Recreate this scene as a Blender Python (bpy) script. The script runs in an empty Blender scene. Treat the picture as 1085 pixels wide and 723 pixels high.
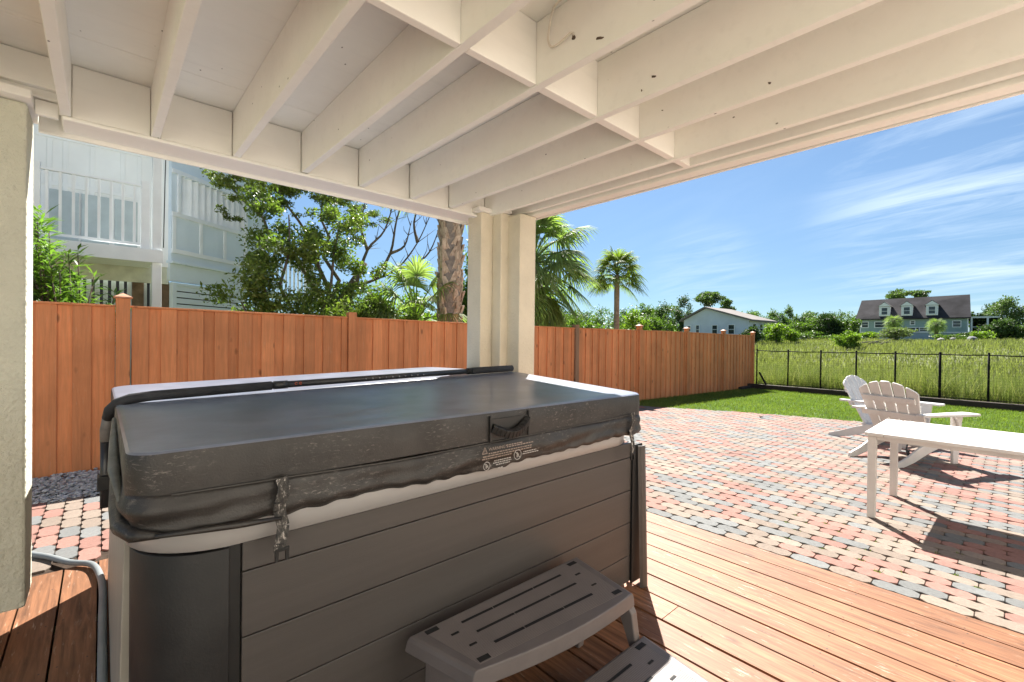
import bpy, bmesh, math, random
import numpy as np
from mathutils import Vector, Matrix
random.seed(7); RNG = np.random.default_rng(11)
S = bpy.context.scene
COL = S.collection
R = math.radians
# ------------------------------------------------------------------ camera
F, W0, H0 = 480.9, 1085.0, 723.0
YAW, PITCH, ROLL, EYE = 0.735564, 0.007059, -0.011832, 1.5
fw = Vector((math.sin(YAW)*math.cos(PITCH), math.cos(YAW)*math.cos(PITCH), -math.sin(PITCH)))
rt = Vector((math.cos(YAW), -math.sin(YAW), 0)); dn = fw.cross(rt)
cr = math.cos(ROLL); sr = math.sin(ROLL)
RT = rt*cr + dn*sr; DN = -rt*sr + dn*cr
cam = bpy.data.objects.new('camera', bpy.data.cameras.new('camera')); COL.objects.link(cam)
cam.matrix_world = Matrix(((RT.x, -DN.x, -fw.x, 0), (RT.y, -DN.y, -fw.y, 0), (RT.z, -DN.z, -fw.z, EYE), (0, 0, 0, 1)))
cam.data.lens = F/W0*36; cam.data.sensor_width = 36; cam.data.clip_start = .05; cam.data.clip_end = 6000
S.camera = cam
def ground_ray(u, depth, v=361.5):
    """point at a bearing and distance out in the landscape"""
    d = fw + RT*((u-542.5)/F) + DN*((v-361.5)/F)
    return Vector((0, 0, EYE)) + d*depth
# ------------------------------------------------------------------ materials
def mat(name):
    m = bpy.data.materials.new(name); m.use_nodes = True
    nt = m.node_tree; b = nt.nodes['Principled BSDF']
    return m, nt, b
def N(nt, t, **kw):
    n = nt.nodes.new(t)
    for k, v in kw.items():
        if k in n.inputs: n.inputs[k].default_value = v
        else: setattr(n, k, v)
    return n
def L(nt, a, ao, b, bi): nt.links.new(a.outputs[ao], b.inputs[bi])
def c4(c): return (c[0], c[1], c[2], 1)
def coords(nt, scale=(1, 1, 1), rot=(0, 0, 0), kind='Object'):
    t = N(nt, 'ShaderNodeTexCoord'); m = N(nt, 'ShaderNodeMapping')
    m.inputs['Scale'].default_value = scale; m.inputs['Rotation'].default_value = rot
    L(nt, t, kind, m, 'Vector'); return m
def mixrgb(nt, a, b, fac, mode='MIX'):
    n = nt.nodes.new('ShaderNodeMix'); n.data_type = 'RGBA'; n.blend_type = mode
    for i, x in ((6, a), (7, b)):
        if isinstance(x, tuple): n.inputs[i].default_value = c4(x)
        else: nt.links.new(x, n.inputs[i])
    if isinstance(fac, (int, float)): n.inputs[0].default_value = fac
    else: nt.links.new(fac, n.inputs[0])
    return n.outputs[2]
def ramp(nt, src, stops):
    r = nt.nodes.new('ShaderNodeValToRGB')
    while len(r.color_ramp.elements) < len(stops): r.color_ramp.elements.new(.5)
    for e, (p, c) in zip(r.color_ramp.elements, stops):
        e.position = p; e.color = c4(c) if isinstance(c, tuple) else (c, c, c, 1)
    nt.links.new(src, r.inputs[0]); return r.outputs[0]
def noise(nt, vec, scale, detail=4, rough=.55, dist=0):
    n = N(nt, 'ShaderNodeTexNoise'); n.inputs['Scale'].default_value = scale; n.inputs['Detail'].default_value = detail
    n.inputs['Roughness'].default_value = rough; n.inputs['Distortion'].default_value = dist
    nt.links.new(vec.outputs[0], n.inputs['Vector']); return n.outputs['Fac']
def bump(nt, b, h, strength=.3, dist=.005):
    n = N(nt, 'ShaderNodeBump'); n.inputs['Strength'].default_value = strength; n.inputs['Distance'].default_value = dist
    nt.links.new(h, n.inputs['Height']); nt.links.new(n.outputs[0], b.inputs['Normal'])
def simple(name, col, rough=.5, var=.15, scale=6, bstr=.1, bscale=60, spec=.5, metal=0, bdist=.003, noisew=(1,1,1)):
    m, nt, b = mat(name)
    v = coords(nt, noisew)
    f = noise(nt, v, scale, 5)
    lo = tuple(x*(1-var) for x in col); hi = tuple(min(1, x*(1+var)) for x in col)
    nt.links.new(ramp(nt, f, [(.3, lo), (.7, hi)]), b.inputs['Base Color'])
    b.inputs['Roughness'].default_value = rough; b.inputs['Specular IOR Level'].default_value = spec; b.inputs['Metallic'].default_value = metal
    if bstr: bump(nt, b, noise(nt, v, bscale, 3), bstr, bdist)
    return m
def wood(name, col, axis, var=.35, worn=None, worn_amt=.6, rough=.6, knots=True, island=.18, grain=1.0):
    """stained timber: long grain along an axis, board-to-board variation, knots and worn flecks"""
    m, nt, b = mat(name)
    sc = [14, 14, 14]; sc[axis] = .9
    v = coords(nt, tuple(s*grain for s in sc)); g = noise(nt, v, 3.0, 6, .65, .6)
    v2 = coords(nt, (1, 1, 1)); big = noise(nt, v2, 1.7, 3)
    lo = tuple(x*(1-var) for x in col); hi = tuple(x*(1+var*.7) for x in col)
    c = ramp(nt, g, [(.28, lo), (.72, hi)])
    c = mixrgb(nt, c, tuple(x*.62 for x in col), ramp(nt, big, [(.45, 0.0), (.75, .55)]))
    geo = N(nt, 'ShaderNodeNewGeometry')
    isl = ramp(nt, geo.outputs['Random Per Island'], [(0, 1-island), (1, 1+island*.8)])
    c = mixrgb(nt, c, isl, 1.0, 'MULTIPLY')
    if knots:
        sk = [5, 5, 5]; sk[axis] = 2.2
        vk = coords(nt, tuple(sk)); vo = N(nt, 'ShaderNodeTexVoronoi'); vo.inputs['Scale'].default_value = 1.0
        nt.links.new(vk.outputs[0], vo.inputs['Vector'])
        c = mixrgb(nt, c, tuple(x*.35 for x in col), ramp(nt, vo.outputs['Distance'], [(.05, .8), (.13, 0.0)]))
    if worn:
        sw = [55, 55, 55]; sw[axis] = 7
        vw = coords(nt, tuple(sw)); wn = noise(nt, vw, 1.0, 5, .7)
        msk = N(nt, 'ShaderNodeMath', operation='MULTIPLY')
        nt.links.new(ramp(nt, wn, [(.58, 0.0), (.65, 1.0)]), msk.inputs[0])
        nt.links.new(ramp(nt, noise(nt, v2, 4.0, 4), [(.42, 0.0), (.7, worn_amt)]), msk.inputs[1])
        c = mixrgb(nt, c, worn, msk.outputs[0])
    nt.links.new(c, b.inputs['Base Color']); b.inputs['Roughness'].default_value = rough
    b.inputs['Specular IOR Level'].default_value = .3
    bump(nt, b, g, .25, .004)
    return m
def paint(name, col, rough=.6, marks=True, dirt=.12):
    """old brushed paint over timber: blotches, nail heads and nicks"""
    m, nt, b = mat(name)
    v = coords(nt); f = noise(nt, v, 2.2, 6, .6)
    lo = tuple(x*(1-dirt) for x in col)
    c = ramp(nt, f, [(.3, lo), (.7, col)])
    vs = coords(nt, (2, 22, 22)); st = noise(nt, vs, 1.0, 4)
    c = mixrgb(nt, c, tuple(x*.86 for x in col), ramp(nt, st, [(.55, 0.0), (.8, .5)]))
    if marks:
        vm = coords(nt, (13, 8, 13), (0, 0, .3)); vo = N(nt, 'ShaderNodeTexVoronoi'); vo.inputs['Scale'].default_value = 1.0
        nt.links.new(vm.outputs[0], vo.inputs['Vector'])
        gate = N(nt, 'ShaderNodeSeparateColor'); nt.links.new(vo.outputs['Color'], gate.inputs[0])
        k = N(nt, 'ShaderNodeMath', operation='MULTIPLY')
        nt.links.new(ramp(nt, vo.outputs['Distance'], [(.03, .9), (.065, 0.0)]), k.inputs[0])
        nt.links.new(ramp(nt, gate.outputs[0], [(.38, 0.0), (.42, 1.0)]), k.inputs[1])
        c = mixrgb(nt, c, (.09, .07, .055), k.outputs[0])
    nt.links.new(c, b.inputs['Base Color']); b.inputs['Roughness'].default_value = rough
    b.inputs['Specular IOR Level'].default_value = .35
    bump(nt, b, st, .12, .003)
    return m
def foliage(name, c1, c2, c3, trans=.35, rough=.45, scale=1.2, straw=None):
    m, nt, b = mat(name)
    v = coords(nt); f = noise(nt, v, scale, 3)
    geo = N(nt, 'ShaderNodeNewGeometry')
    c = ramp(nt, f, [(.3, c1), (.55, c2), (.75, c3)])
    c = mixrgb(nt, c, ramp(nt, geo.outputs['Random Per Island'], [(0, .6), (1, 1.35)]), 1.0, 'MULTIPLY')
    if straw:
        wn = N(nt, 'ShaderNodeTexWhiteNoise', noise_dimensions='1D'); nt.links.new(geo.outputs['Random Per Island'], wn.inputs['W'])
        c = mixrgb(nt, c, straw, ramp(nt, wn.outputs['Value'], [(.74, 0.0), (.80, .85)])); c = mixrgb(nt, c, (.07, .075, .045), ramp(nt, wn.outputs['Value'], [(.14, .75), (.20, 0.0)]))
    nt.links.new(c, b.inputs['Base Color']); b.inputs['Roughness'].default_value = rough; b.inputs['Specular IOR Level'].default_value = .25
    tr = N(nt, 'ShaderNodeBsdfTranslucent'); nt.links.new(mixrgb(nt, c, (1.25, 1.5, .55), 1.0, 'MULTIPLY'), tr.inputs['Color'])
    mx = N(nt, 'ShaderNodeMixShader'); mx.inputs[0].default_value = trans
    L(nt, b, 0, mx, 1); L(nt, tr, 0, mx, 2); L(nt, mx, 0, nt.nodes['Material Output'], 'Surface')
    return m
CEIL = (.905, .895, .835)
M = {}
M['ceil'] = paint('ceiling_paint', CEIL, dirt=.08)
M['trim'] = paint('trim_paint', (.91, .885, .82), marks=False, dirt=.08)
M['stucco'] = simple('stucco', (.72, .655, .52), .85, .08, 3, .55, 55, .2, bdist=.012)
M['stucco_col'] = simple('stucco_green', (.57, .56, .46), .85, .10, 2.2, .8, 38, .2, bdist=.02)
M['deck'] = wood('deck_stain', (.25, .112, .054), 1, .65, (.44, .345, .26), 1.0, .55)
M['fence'] = wood('fence_stain', (.72, .275, .112), 2, .19, (.62, .42, .28), .35, .65, True, .2, .8)
M['fence_cap'] = wood('fence_cap', (.60, .30, .18), 0, .2, None, 0, .6, False)
M['fence_grey'] = wood('fence_weathered', (.34, .20, .12), 2, .3, None, 0, .75, True)
M['vinyl_top_sky_tint'] = simple('cover_vinyl_sky_tint', (.15, .17, .225), .30, .22, 5, .25, 14, .6, bdist=.004)  # sky sheen put into the colour: lighter and bluer than the side vinyl
M['vinyl'] = simple('cover_vinyl_side', (.032, .029, .027), .45, .3, 9, .35, 22, .5, bdist=.006)
def worn_vinyl(name, col, scuff):
    m, nt, b = mat(name); v = coords(nt)
    c = ramp(nt, noise(nt, v, 7, 6, .65), [(.3, tuple(x*.6 for x in col)), (.7, tuple(x*1.35 for x in col))])
    vs_ = coords(nt, (1, 1, 3.2)); k = N(nt, 'ShaderNodeMath', operation='MULTIPLY')
    nt.links.new(ramp(nt, noise(nt, vs_, 38, 6, .75, .5), [(.55, 0.0), (.68, .75)]), k.inputs[0]); nt.links.new(ramp(nt, noise(nt, v, 4.5, 3), [(.46, 0.0), (.62, 1.0)]), k.inputs[1])
    c = mixrgb(nt, c, scuff, k.outputs[0]); nt.links.new(c, b.inputs['Base Color']); b.inputs['Roughness'].default_value = .46
    nt.links.new(ramp(nt, noise(nt, v, 9, 5), [(.3, .36), (.7, .6)]), b.inputs['Roughness'])
    h = N(nt, 'ShaderNodeMath', operation='ADD'); nt.links.new(noise(nt, v, 16, 5, .6, .4), h.inputs[0]); nt.links.new(noise(nt, v, 160, 3), h.inputs[1]); bump(nt, b, h.outputs[0], .24, .006)
    return m
M['vinyl'] = worn_vinyl('cover_vinyl_worn', (.024, .021, .019), (.24, .21, .19))
M['vinyl_back'] = worn_vinyl('cover_vinyl_inner', (.095, .098, .088), (.24, .23, .21))
M['tub_panel'] = simple('cabinet_panel', (.064, .057, .053), .42, .12, 3, .2, 90, .45, noisew=(.3, 1, 6))
M['tub_dark'] = simple('cabinet_corner', (.016, .0155, .0155), .5, .2, 8, .15, 120, .35)
M['black'] = simple('black_plastic', (.012, .012, .012), .5, .2, 8, .05, 50, .4)
M['rim'] = simple('shell_rim', (.325, .315, .31), .32, .06, 4, .04, 40, .5)
M['side_panel'] = simple('side_panel_pale', (.30, .28, .24), .5, .12, 4, .1, 60, .4)
M['bar'] = simple('lifter_black', (.028, .028, .03), .36, .25, 12, .12, 60, .5)
M['bar_grey'] = simple('lifter_grey', (.17, .16, .15), .5, .3, 14, .1, 60, .4)
M['foam'] = simple('lifter_foam', (.035, .037, .042), .75, .25, 12, .3, 70, .3)
M['step'] = simple('step_plastic', (.135, .118, .114), .46, .10, 5, .25, 45, .4, noisew=(1, 1, 1))
M['step_edge'] = simple('step_edge', (.175, .150, .140), .42, .12, 6, .12, 50, .4)
M['slot'] = simple('slot_dark', (.008, .008, .008), .8, .1, 5, 0)
M['hose'] = simple('conduit_grey', (.19, .215, .225), .45, .12, 5, .08, 40)
M['white'] = simple('white_plastic', (.64, .615, .58), .42, .10, 5, .06, 60)
M['white_blue'] = simple('white_resin', (.64, .635, .63), .42, .10, 5, .06, 60)
M['cord'] = simple('dark_cord', (.03, .035, .04), .7, .2, 20, .1)
M['cable'] = simple('white_cable', (.72, .66, .56), .5, .08, 20, .05)
M['joint'] = simple('paver_joint', (.045, .032, .024), .95, .4, 30, .4, 60, .1)
def paver(name, col):
    m, nt, b = mat(name)
    v = coords(nt); geo = N(nt, 'ShaderNodeNewGeometry')
    c = ramp(nt, noise(nt, v, 45, 5, .7), [(.3, tuple(x*.78 for x in col)), (.7, tuple(x*1.12 for x in col))])
    c = mixrgb(nt, c, ramp(nt, geo.outputs['Random Per Island'], [(0, .84), (1, 1.12)]), 1.0, 'MULTIPLY')
    c = mixrgb(nt, c, tuple(x*.6 for x in col), ramp(nt, noise(nt, v, 1.3, 5, .6), [(.5, 0.0), (.85, .6)]))
    nt.links.new(c, b.inputs['Base Color']); b.inputs['Roughness'].default_value = .85; b.inputs['Specular IOR Level'].default_value = .25
    bump(nt, b, noise(nt, v, 120, 4, .7), .35, .003)
    return m
M['pv_pink'] = paver('paver_pink', (.265, .142, .116)); M['pv_cream'] = paver('paver_cream', (.228, .182, .148)); M['pv_grey'] = paver('paver_grey', (.160, .164, .162))
M['gravel'] = simple('gravel_stone', (.50, .49, .48), .8, .45, 18, .3, 50, .3)
M['lawn_soil'] = simple('lawn_base', (.052, .10, .018), .95, .35, 5, .6, 60, .1, bdist=.02)
M['grass'] = foliage('lawn_blades', (.135, .18, .04), (.17, .215, .05), (.205, .245, .07), .4, .55, .9)
M['marsh'] = foliage('marsh_blades', (.10, .13, .045), (.155, .18, .06), (.225, .235, .095), .4, .6, .35, (.36, .32, .20))
M['marsh_far'] = foliage('marsh_far_blades', (.165, .18, .08), (.215, .22, .105), (.275, .27, .15), .35, .7, .06)
M['timber'] = wood('old_timber', (.055, .040, .032), 1, .4, (.22, .18, .15), .5, .8)
M['iron'] = simple('black_iron', (.012, .012, .013), .8, .2, 10, .05, 60, .1)
# ------------------------------------------------------------------ building blocks
def rootloc(p):
    v = Vector((0, 0, 0))
    while p is not None:
        v += p.location; p = p.parent
    return v
def spline(pts, n=6):
    out = []; P_ = [Vector(p) for p in pts]; P_ = [P_[0]]+P_+[P_[-1]]
    for i in range(1, len(P_)-2):
        for k in range(n):
            t = k/n; a, b_, c_, d_ = P_[i-1], P_[i], P_[i+1], P_[i+2]
            out.append(.5*((2*b_)+(c_-a)*t+(2*a-5*b_+4*c_-d_)*t*t+(3*b_-a-3*c_+d_)*t**3))
    return out+[P_[-2]]
class MB:
    def __init__(s): s.v = []; s.f = []; s.mi = []
    def add(s, vs, fs, mi=0):
        o = len(s.v); s.v += [tuple(x) for x in vs]
        for f in fs: s.f.append(tuple(i+o for i in f)); s.mi.append(mi)
        return s
    def box(s, x0, x1, y0, y1, z0, z1, mi=0):
        vs = [(x, y, z) for z in (z0, z1) for y in (y0, y1) for x in (x0, x1)]
        return s.add(vs, [(0, 2, 3, 1), (4, 5, 7, 6), (0, 1, 5, 4), (2, 6, 7, 3), (0, 4, 6, 2), (1, 3, 7, 5)], mi)
    def bar(s, a, b, w, h, up=(0, 0, 1), mi=0):
        """rectangular bar from a to b, w across, h along up"""
        a = Vector(a); b = Vector(b); d = (b-a).normalized(); u = Vector(up); sd = d.cross(u).normalized(); u = sd.cross(d).normalized()
        vs = [p+sd*(sx*w/2)+u*(su*h/2) for p in (a, b) for sx, su in ((-1, -1), (1, -1), (1, 1), (-1, 1))]
        return s.add(vs, [(0, 1, 2, 3)[::-1], (4, 5, 6, 7), (0, 4, 5, 1)[::-1], (1, 5, 6, 2)[::-1], (2, 6, 7, 3)[::-1], (3, 7, 4, 0)[::-1]], mi)
    def prism(s, poly, z0, z1, mi=0, axis='z'):
        """polygon extruded; axis z: (x,y)->z, y: (x,z)->y, x: (y,z)->x"""
        n = len(poly)
        def P(p, t): return (p[0], p[1], t) if axis == 'z' else ((p[0], t, p[1]) if axis == 'y' else (t, p[0], p[1]))
        vs = [P(p, z0) for p in poly]+[P(p, z1) for p in poly]
        fs = [tuple(range(n))[::-1], tuple(range(n, 2*n))]+[(i, (i+1) % n, n+(i+1) % n, n+i) for i in range(n)]
        return s.add(vs, fs, mi)
    def tube(s, pts, r, n=10, caps=True, mi=0):
        pts = [Vector(p) for p in pts]; rs = r if isinstance(r, (list, tuple)) else [r]*len(pts)
        vs = []; prev = None
        for i, p in enumerate(pts):
            d = (pts[min(i+1, len(pts)-1)]-pts[max(i-1, 0)]).normalized()
            if prev is None:
                a = d.orthogonal().normalized()
            else:
                a = (prev-d*prev.dot(d)).normalized()
            prev = a; b = d.cross(a)
            for k in range(n):
                t = 2*math.pi*k/n; vs.append(p+(a*math.cos(t)+b*math.sin(t))*rs[i])
        fs = []
        for i in range(len(pts)-1):
            for k in range(n): fs.append((i*n+k, i*n+(k+1) % n, (i+1)*n+(k+1) % n, (i+1)*n+k))
        if caps: fs += [tuple(range(n))[::-1], tuple(range((len(pts)-1)*n, len(pts)*n))]
        return s.add(vs, fs, mi)
    def build(s, name, m, parent=None, bevel=0, smooth=False, seg=2):
        me = bpy.data.meshes.new(name)
        off = rootloc(parent) if parent else Vector((0, 0, 0))
        me.from_pydata([(x-off.x, y-off.y, z-off.z) for x, y, z in s.v], [], s.f)
        ms = m if isinstance(m, (list, tuple)) else [m]
        for x in ms: me.materials.append(x)
        if len(ms) > 1: me.polygons.foreach_set('material_index', s.mi)
        bm = bmesh.new(); bm.from_mesh(me); bmesh.ops.recalc_face_normals(bm, faces=bm.faces); bm.to_mesh(me); bm.free()
        if smooth: me.polygons.foreach_set('use_smooth', [True]*len(me.polygons))
        o = bpy.data.objects.new(name, me); COL.objects.link(o)
        if parent: o.parent = parent
        if bevel:
            md = o.modifiers.new('edge', 'BEVEL'); md.width = bevel; md.segments = seg; md.limit_method = 'ANGLE'; md.angle_limit = R(40)
        return o
def raw(name, V, Fc, m, parent=None, smooth=False, mi=None):
    """numpy mesh: V (n,3), Fc (k,4) quads"""
    me = bpy.data.meshes.new(name); V = np.asarray(V, np.float32); Fc = np.asarray(Fc, np.int32)
    if parent:
        o = rootloc(parent); V = V-np.array([o.x, o.y, o.z], np.float32)
    k, n = Fc.shape
    me.vertices.add(len(V)); me.vertices.foreach_set('co', V.ravel())
    me.loops.add(k*n); me.loops.foreach_set('vertex_index', Fc.ravel())
    me.polygons.add(k); me.polygons.foreach_set('loop_start', np.arange(0, k*n, n, dtype=np.int32))
    ms = m if isinstance(m, (list, tuple)) else [m]
    for x in ms: me.materials.append(x)
    if mi is not None: me.polygons.foreach_set('material_index', np.asarray(mi, np.int32))
    if smooth: me.polygons.foreach_set('use_smooth', np.ones(k, bool))
    me.update(); me.validate()
    o = bpy.data.objects.new(name, me); COL.objects.link(o)
    if parent: o.parent = parent
    return o
def tag(o, label, cat, group=None):
    o['label'] = label; o['category'] = cat
    if group: o['group'] = group
    return o
def kind(o, k): o['kind'] = k; return o
def thing(name, label, cat, loc=(0, 0, 0), group=None):
    o = bpy.data.objects.new(name, None); COL.objects.link(o); o.location = loc; o.empty_display_size = .2
    return tag(o, label, cat, group)
def gz(x): return -.0205*max(0.0, x-3.5)
def smooth01(t): t = np.clip(t, 0, 1); return t*t*(3-2*t)
# ------------------------------------------------------------------ world and sun
SUN_AZ = math.atan2(.752, .66); SUN_EL = R(47.5)      # azimuth measured from +Y towards +X
w = bpy.data.worlds.new('World'); S.world = w; w.use_nodes = True
nt = w.node_tree; bg = nt.nodes['Background']
sky = N(nt, 'ShaderNodeTexSky'); sky.sky_type = 'NISHITA'; sky.sun_disc = False; sky.sun_elevation = SUN_EL; sky.sun_rotation = SUN_AZ
sky.air_density = 1.0; sky.dust_density = .05; sky.ozone_density = 3.2; sky.altitude = 3000
tc = N(nt, 'ShaderNodeTexCoord'); sep = N(nt, 'ShaderNodeSeparateXYZ'); L(nt, tc, 'Generated', sep, 0)
def mth(op, a, b=None):
    n = N(nt, 'ShaderNodeMath', operation=op)
    for i, x in enumerate((a, b)):
        if x is None: continue
        if isinstance(x, (int, float)): n.inputs[i].default_value = x
        else: nt.links.new(x, n.inputs[i])
    return n.outputs[0]
zz = mth('MAXIMUM', sep.outputs[2], .03)
den = mth('ADD', zz, .12)
cmb = N(nt, 'ShaderNodeCombineXYZ'); nt.links.new(mth('DIVIDE', sep.outputs[0], den), cmb.inputs[0]); nt.links.new(mth('DIVIDE', sep.outputs[1], den), cmb.inputs[1])
mp0 = N(nt, 'ShaderNodeMapping'); L(nt, cmb, 0, mp0, 0); mp0.inputs['Rotation'].default_value = (0, 0, R(14))
mp = N(nt, 'ShaderNodeMapping'); L(nt, mp0, 0, mp, 0); mp.inputs['Rotation'].default_value = (0, 0, 0); mp.inputs['Scale'].default_value = (2.0, .6, 1); mp.inputs['Location'].default_value = (2.2, 5.1, 0)
f1 = noise(nt, mp, 1.3, 10, .62, .6); f2 = noise(nt, mp, .45, 4, .55, .4)
def bank(d, inner, outer):
    """soft patch of sky around a direction"""
    vm = N(nt, 'ShaderNodeVectorMath', operation='DOT_PRODUCT'); L(nt, tc, 'Generated', vm, 0); vm.inputs[1].default_value = Vector(d).normalized()
    mr = N(nt, 'ShaderNodeMapRange'); mr.interpolation_type = 'SMOOTHSTEP'; nt.links.new(vm.outputs['Value'], mr.inputs[0])
    mr.inputs[1].default_value = math.cos(R(outer)); mr.inputs[2].default_value = math.cos(R(inner)); return mr.outputs[0]
bk_ = mth('MAXIMUM', mth('MAXIMUM', bank((.975, .04, .19), 2, 14), bank((.93, -.10, .36), 3, 12)), mth('MULTIPLY', bank((.90, .42, .135), 0, 7), .55))
bk_ = mth('ADD', mth('MULTIPLY', bk_, .68), .05)
cl = mth('MULTIPLY', ramp(nt, f1, [(.43, 0.0), (.64, 1.0)]), mth('MULTIPLY', ramp(nt, f2, [(.30, .25), (.58, 1.0)]), bk_))
hs = N(nt, 'ShaderNodeHueSaturation'); hs.inputs['Saturation'].default_value = .90; L(nt, sky, 0, hs, 'Color')
mr = N(nt, 'ShaderNodeMapRange'); mr.interpolation_type = 'SMOOTHSTEP'; nt.links.new(sep.outputs[2], mr.inputs[0]); mr.inputs[1].default_value = 0; mr.inputs[2].default_value = .36; mr.inputs[3].default_value = .62; mr.inputs[4].default_value = 1.0
vm = N(nt, 'ShaderNodeVectorMath', operation='SCALE'); L(nt, hs, 0, vm, 0); nt.links.new(mr.outputs[0], vm.inputs['Scale'])
tint = mixrgb(nt, vm.outputs[0], (1.0, 1.11, 1.07), 1.0, 'MULTIPLY')
skyc = mixrgb(nt, tint, (6.2, 7.4, 8.6), cl)
nt.links.new(skyc, bg.inputs[0]); bg.inputs[1].default_value = .0385
sl = bpy.data.lights.new('sun', 'SUN'); sl.energy = 4.2; sl.angle = R(.53); sl.color = (1, .95, .875)
sun = bpy.data.objects.new('sun', sl); COL.objects.link(sun)
sd = Vector((math.sin(SUN_AZ)*math.cos(SUN_EL), math.cos(SUN_AZ)*math.cos(SUN_EL), math.sin(SUN_EL)))
sun.rotation_euler = sd.to_track_quat('Z', 'Y').to_euler(); sun.location = (0, 0, 30)
vs = S.view_settings; vs.view_transform = 'Standard'; vs.look = 'None'; vs.exposure = 1.98; vs.gamma = 1; vs.use_curve_mapping = False
S.cycles.max_bounces = 10; S.cycles.diffuse_bounces = 6; S.cycles.glossy_bounces = 4; S.cycles.transmission_bounces = 4; S.cycles.transparent_max_bounces = 4
S.cycles.sample_clamp_indirect = 6; S.cycles.use_denoising = True
# ------------------------------------------------------------------ ground
def terrain(x, y):
    base = -.03-.0205*np.maximum(0, x-3.5)
    base = np.where(x > 18.3, np.minimum(base, -.34), base)
    drop = smooth01((x-18.6)/2.5)*.55
    rise = smooth01((x-36)/70)*2.75
    return base*(1-smooth01((x-30)/40))-drop-.34*smooth01((x-30)/40)+rise-np.where((x < 3.5) & (y < 4.0), .2, 0)
gx = np.unique(np.concatenate([np.array([-2500, -900, -300, -100, -40, -15]), np.linspace(-6, 3.4, 8), [3.5, 3.56], np.linspace(4, 40, 60), np.linspace(42, 140, 50), [180, 260, 500, 1000, 2500]]))
gy = np.unique(np.concatenate([np.array([-2500, -900, -300, -100, -40]), np.linspace(-20, 3.9, 30), [4.0, 4.05], np.linspace(4.6, 40, 40), np.linspace(42, 140, 40), [200, 400, 1000, 2500]]))
X, Y = np.meshgrid(gx, gy, indexing='ij'); Z = terrain(X, Y)
ni, nj = X.shape; idx = np.arange(ni*nj).reshape(ni, nj)
m, nt, b = mat('ground_soil'); v = coords(nt)
c = ramp(nt, noise(nt, v, .35, 6, .6), [(.3, (.075, .095, .03)), (.55, (.12, .135, .05)), (.75, (.17, .165, .075))])
nt.links.new(c, b.inputs['Base Color']); b.inputs['Roughness'].default_value = .95; bump(nt, b, noise(nt, v, 12, 5), .6, .04)
g = raw('ground', np.stack([X, Y, Z], -1).reshape(-1, 3), np.stack([idx[:-1, :-1], idx[1:, :-1], idx[1:, 1:], idx[:-1, 1:]], -1).reshape(-1, 4), m, smooth=True)
kind(g, 'structure')
# ------------------------------------------------------------------ pavers
PL, PW = .226, .118
def lawn_edge(y): return 11.75-.30*max(0, y-2.2)-.055*max(0, y-2.2)**2+.02*(min(y, 2.2)-2.2)
def paver_ok(x, y):
    if x > 3.5+PW/2: return -9 < y < 6.65 and x < lawn_edge(y)+.05
    return x > -5 and 4.05+PL/2 < y < 5.72
oct2 = [(-.5, -.26), (-.33, -.5), (-.11, -.49), (0, -.43), (.11, -.49), (.33, -.5), (.5, -.26), (.5, .26), (.33, .5), (.11, .49), (0, .43), (-.11, .49), (-.33, .5), (-.5, .26)]
PV = []; PF = []; PM = []
ring = np.array(oct2); nn = len(ring)
for i in range(-80, 90):
    for j in range(-50, 40):
        x = 3.546+PW*(i+.5); y = .013+PL*(j+.5*(i % 2))
        if not paver_ok(x, y): continue
        z = gz(x)+RNG.normal(0, .0012)
        tx, ty = RNG.normal(0, .006, 2); a = RNG.normal(0, .006)
        o = len(PV)
        for (s_, dz) in ((1.0, -.03), (1.0, -.004), (.965, 0)):
            for p, q in ring:
                lx = q*(PW-.003)*s_; ly = p*(PL-.003)*(1-(1-s_)*.55)
                PV.append((x+lx-a*ly, y+ly+a*lx, z+dz+tx*lx+ty*ly))
        mi = int(RNG.choice(3, p=[.36, .36, .28]))
        for r_ in range(2):
            for k in range(nn):
                k2 = (k+1) % nn; PF.append((o+r_*nn+k, o+(r_)*nn+k2, o+(r_+1)*nn+k2, o+(r_+1)*nn+k)); PM.append(mi)
        PF.append(tuple(o+2*nn+k for k in range(nn))); PM.append(mi)
me = bpy.data.meshes.new('paver_patio'); me.from_pydata(PV, [], PF)
for k in ('pv_pink', 'pv_cream', 'pv_grey'): me.materials.append(M[k])
me.polygons.foreach_set('material_index', PM)
bm = bmesh.new(); bm.from_mesh(me); bmesh.ops.recalc_face_normals(bm, faces=bm.faces); bm.to_mesh(me); bm.free()
o = bpy.data.objects.new('paver_patio', me); COL.objects.link(o); kind(o, 'structure')
jb = MB()
ys = np.linspace(-9.2, 6.7, 40)
for a, b_ in zip(ys[:-1], ys[1:]):
    xa, xb = lawn_edge(a)+.1, lawn_edge(b_)+.1
    jb.add([(3.55, a, -.014), (xa, a, gz(xa)-.014), (xb, b_, gz(xb)-.014), (3.55, b_, -.014)], [(0, 1, 2, 3)])
jb.add([(-5.2, 4.04, -.014), (3.55, 4.04, -.014), (3.55, 5.74, -.014), (-5.2, 5.74, -.014)], [(0, 1, 2, 3)])
kind(jb.build('paver_bed', M['joint']), 'structure')
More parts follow.
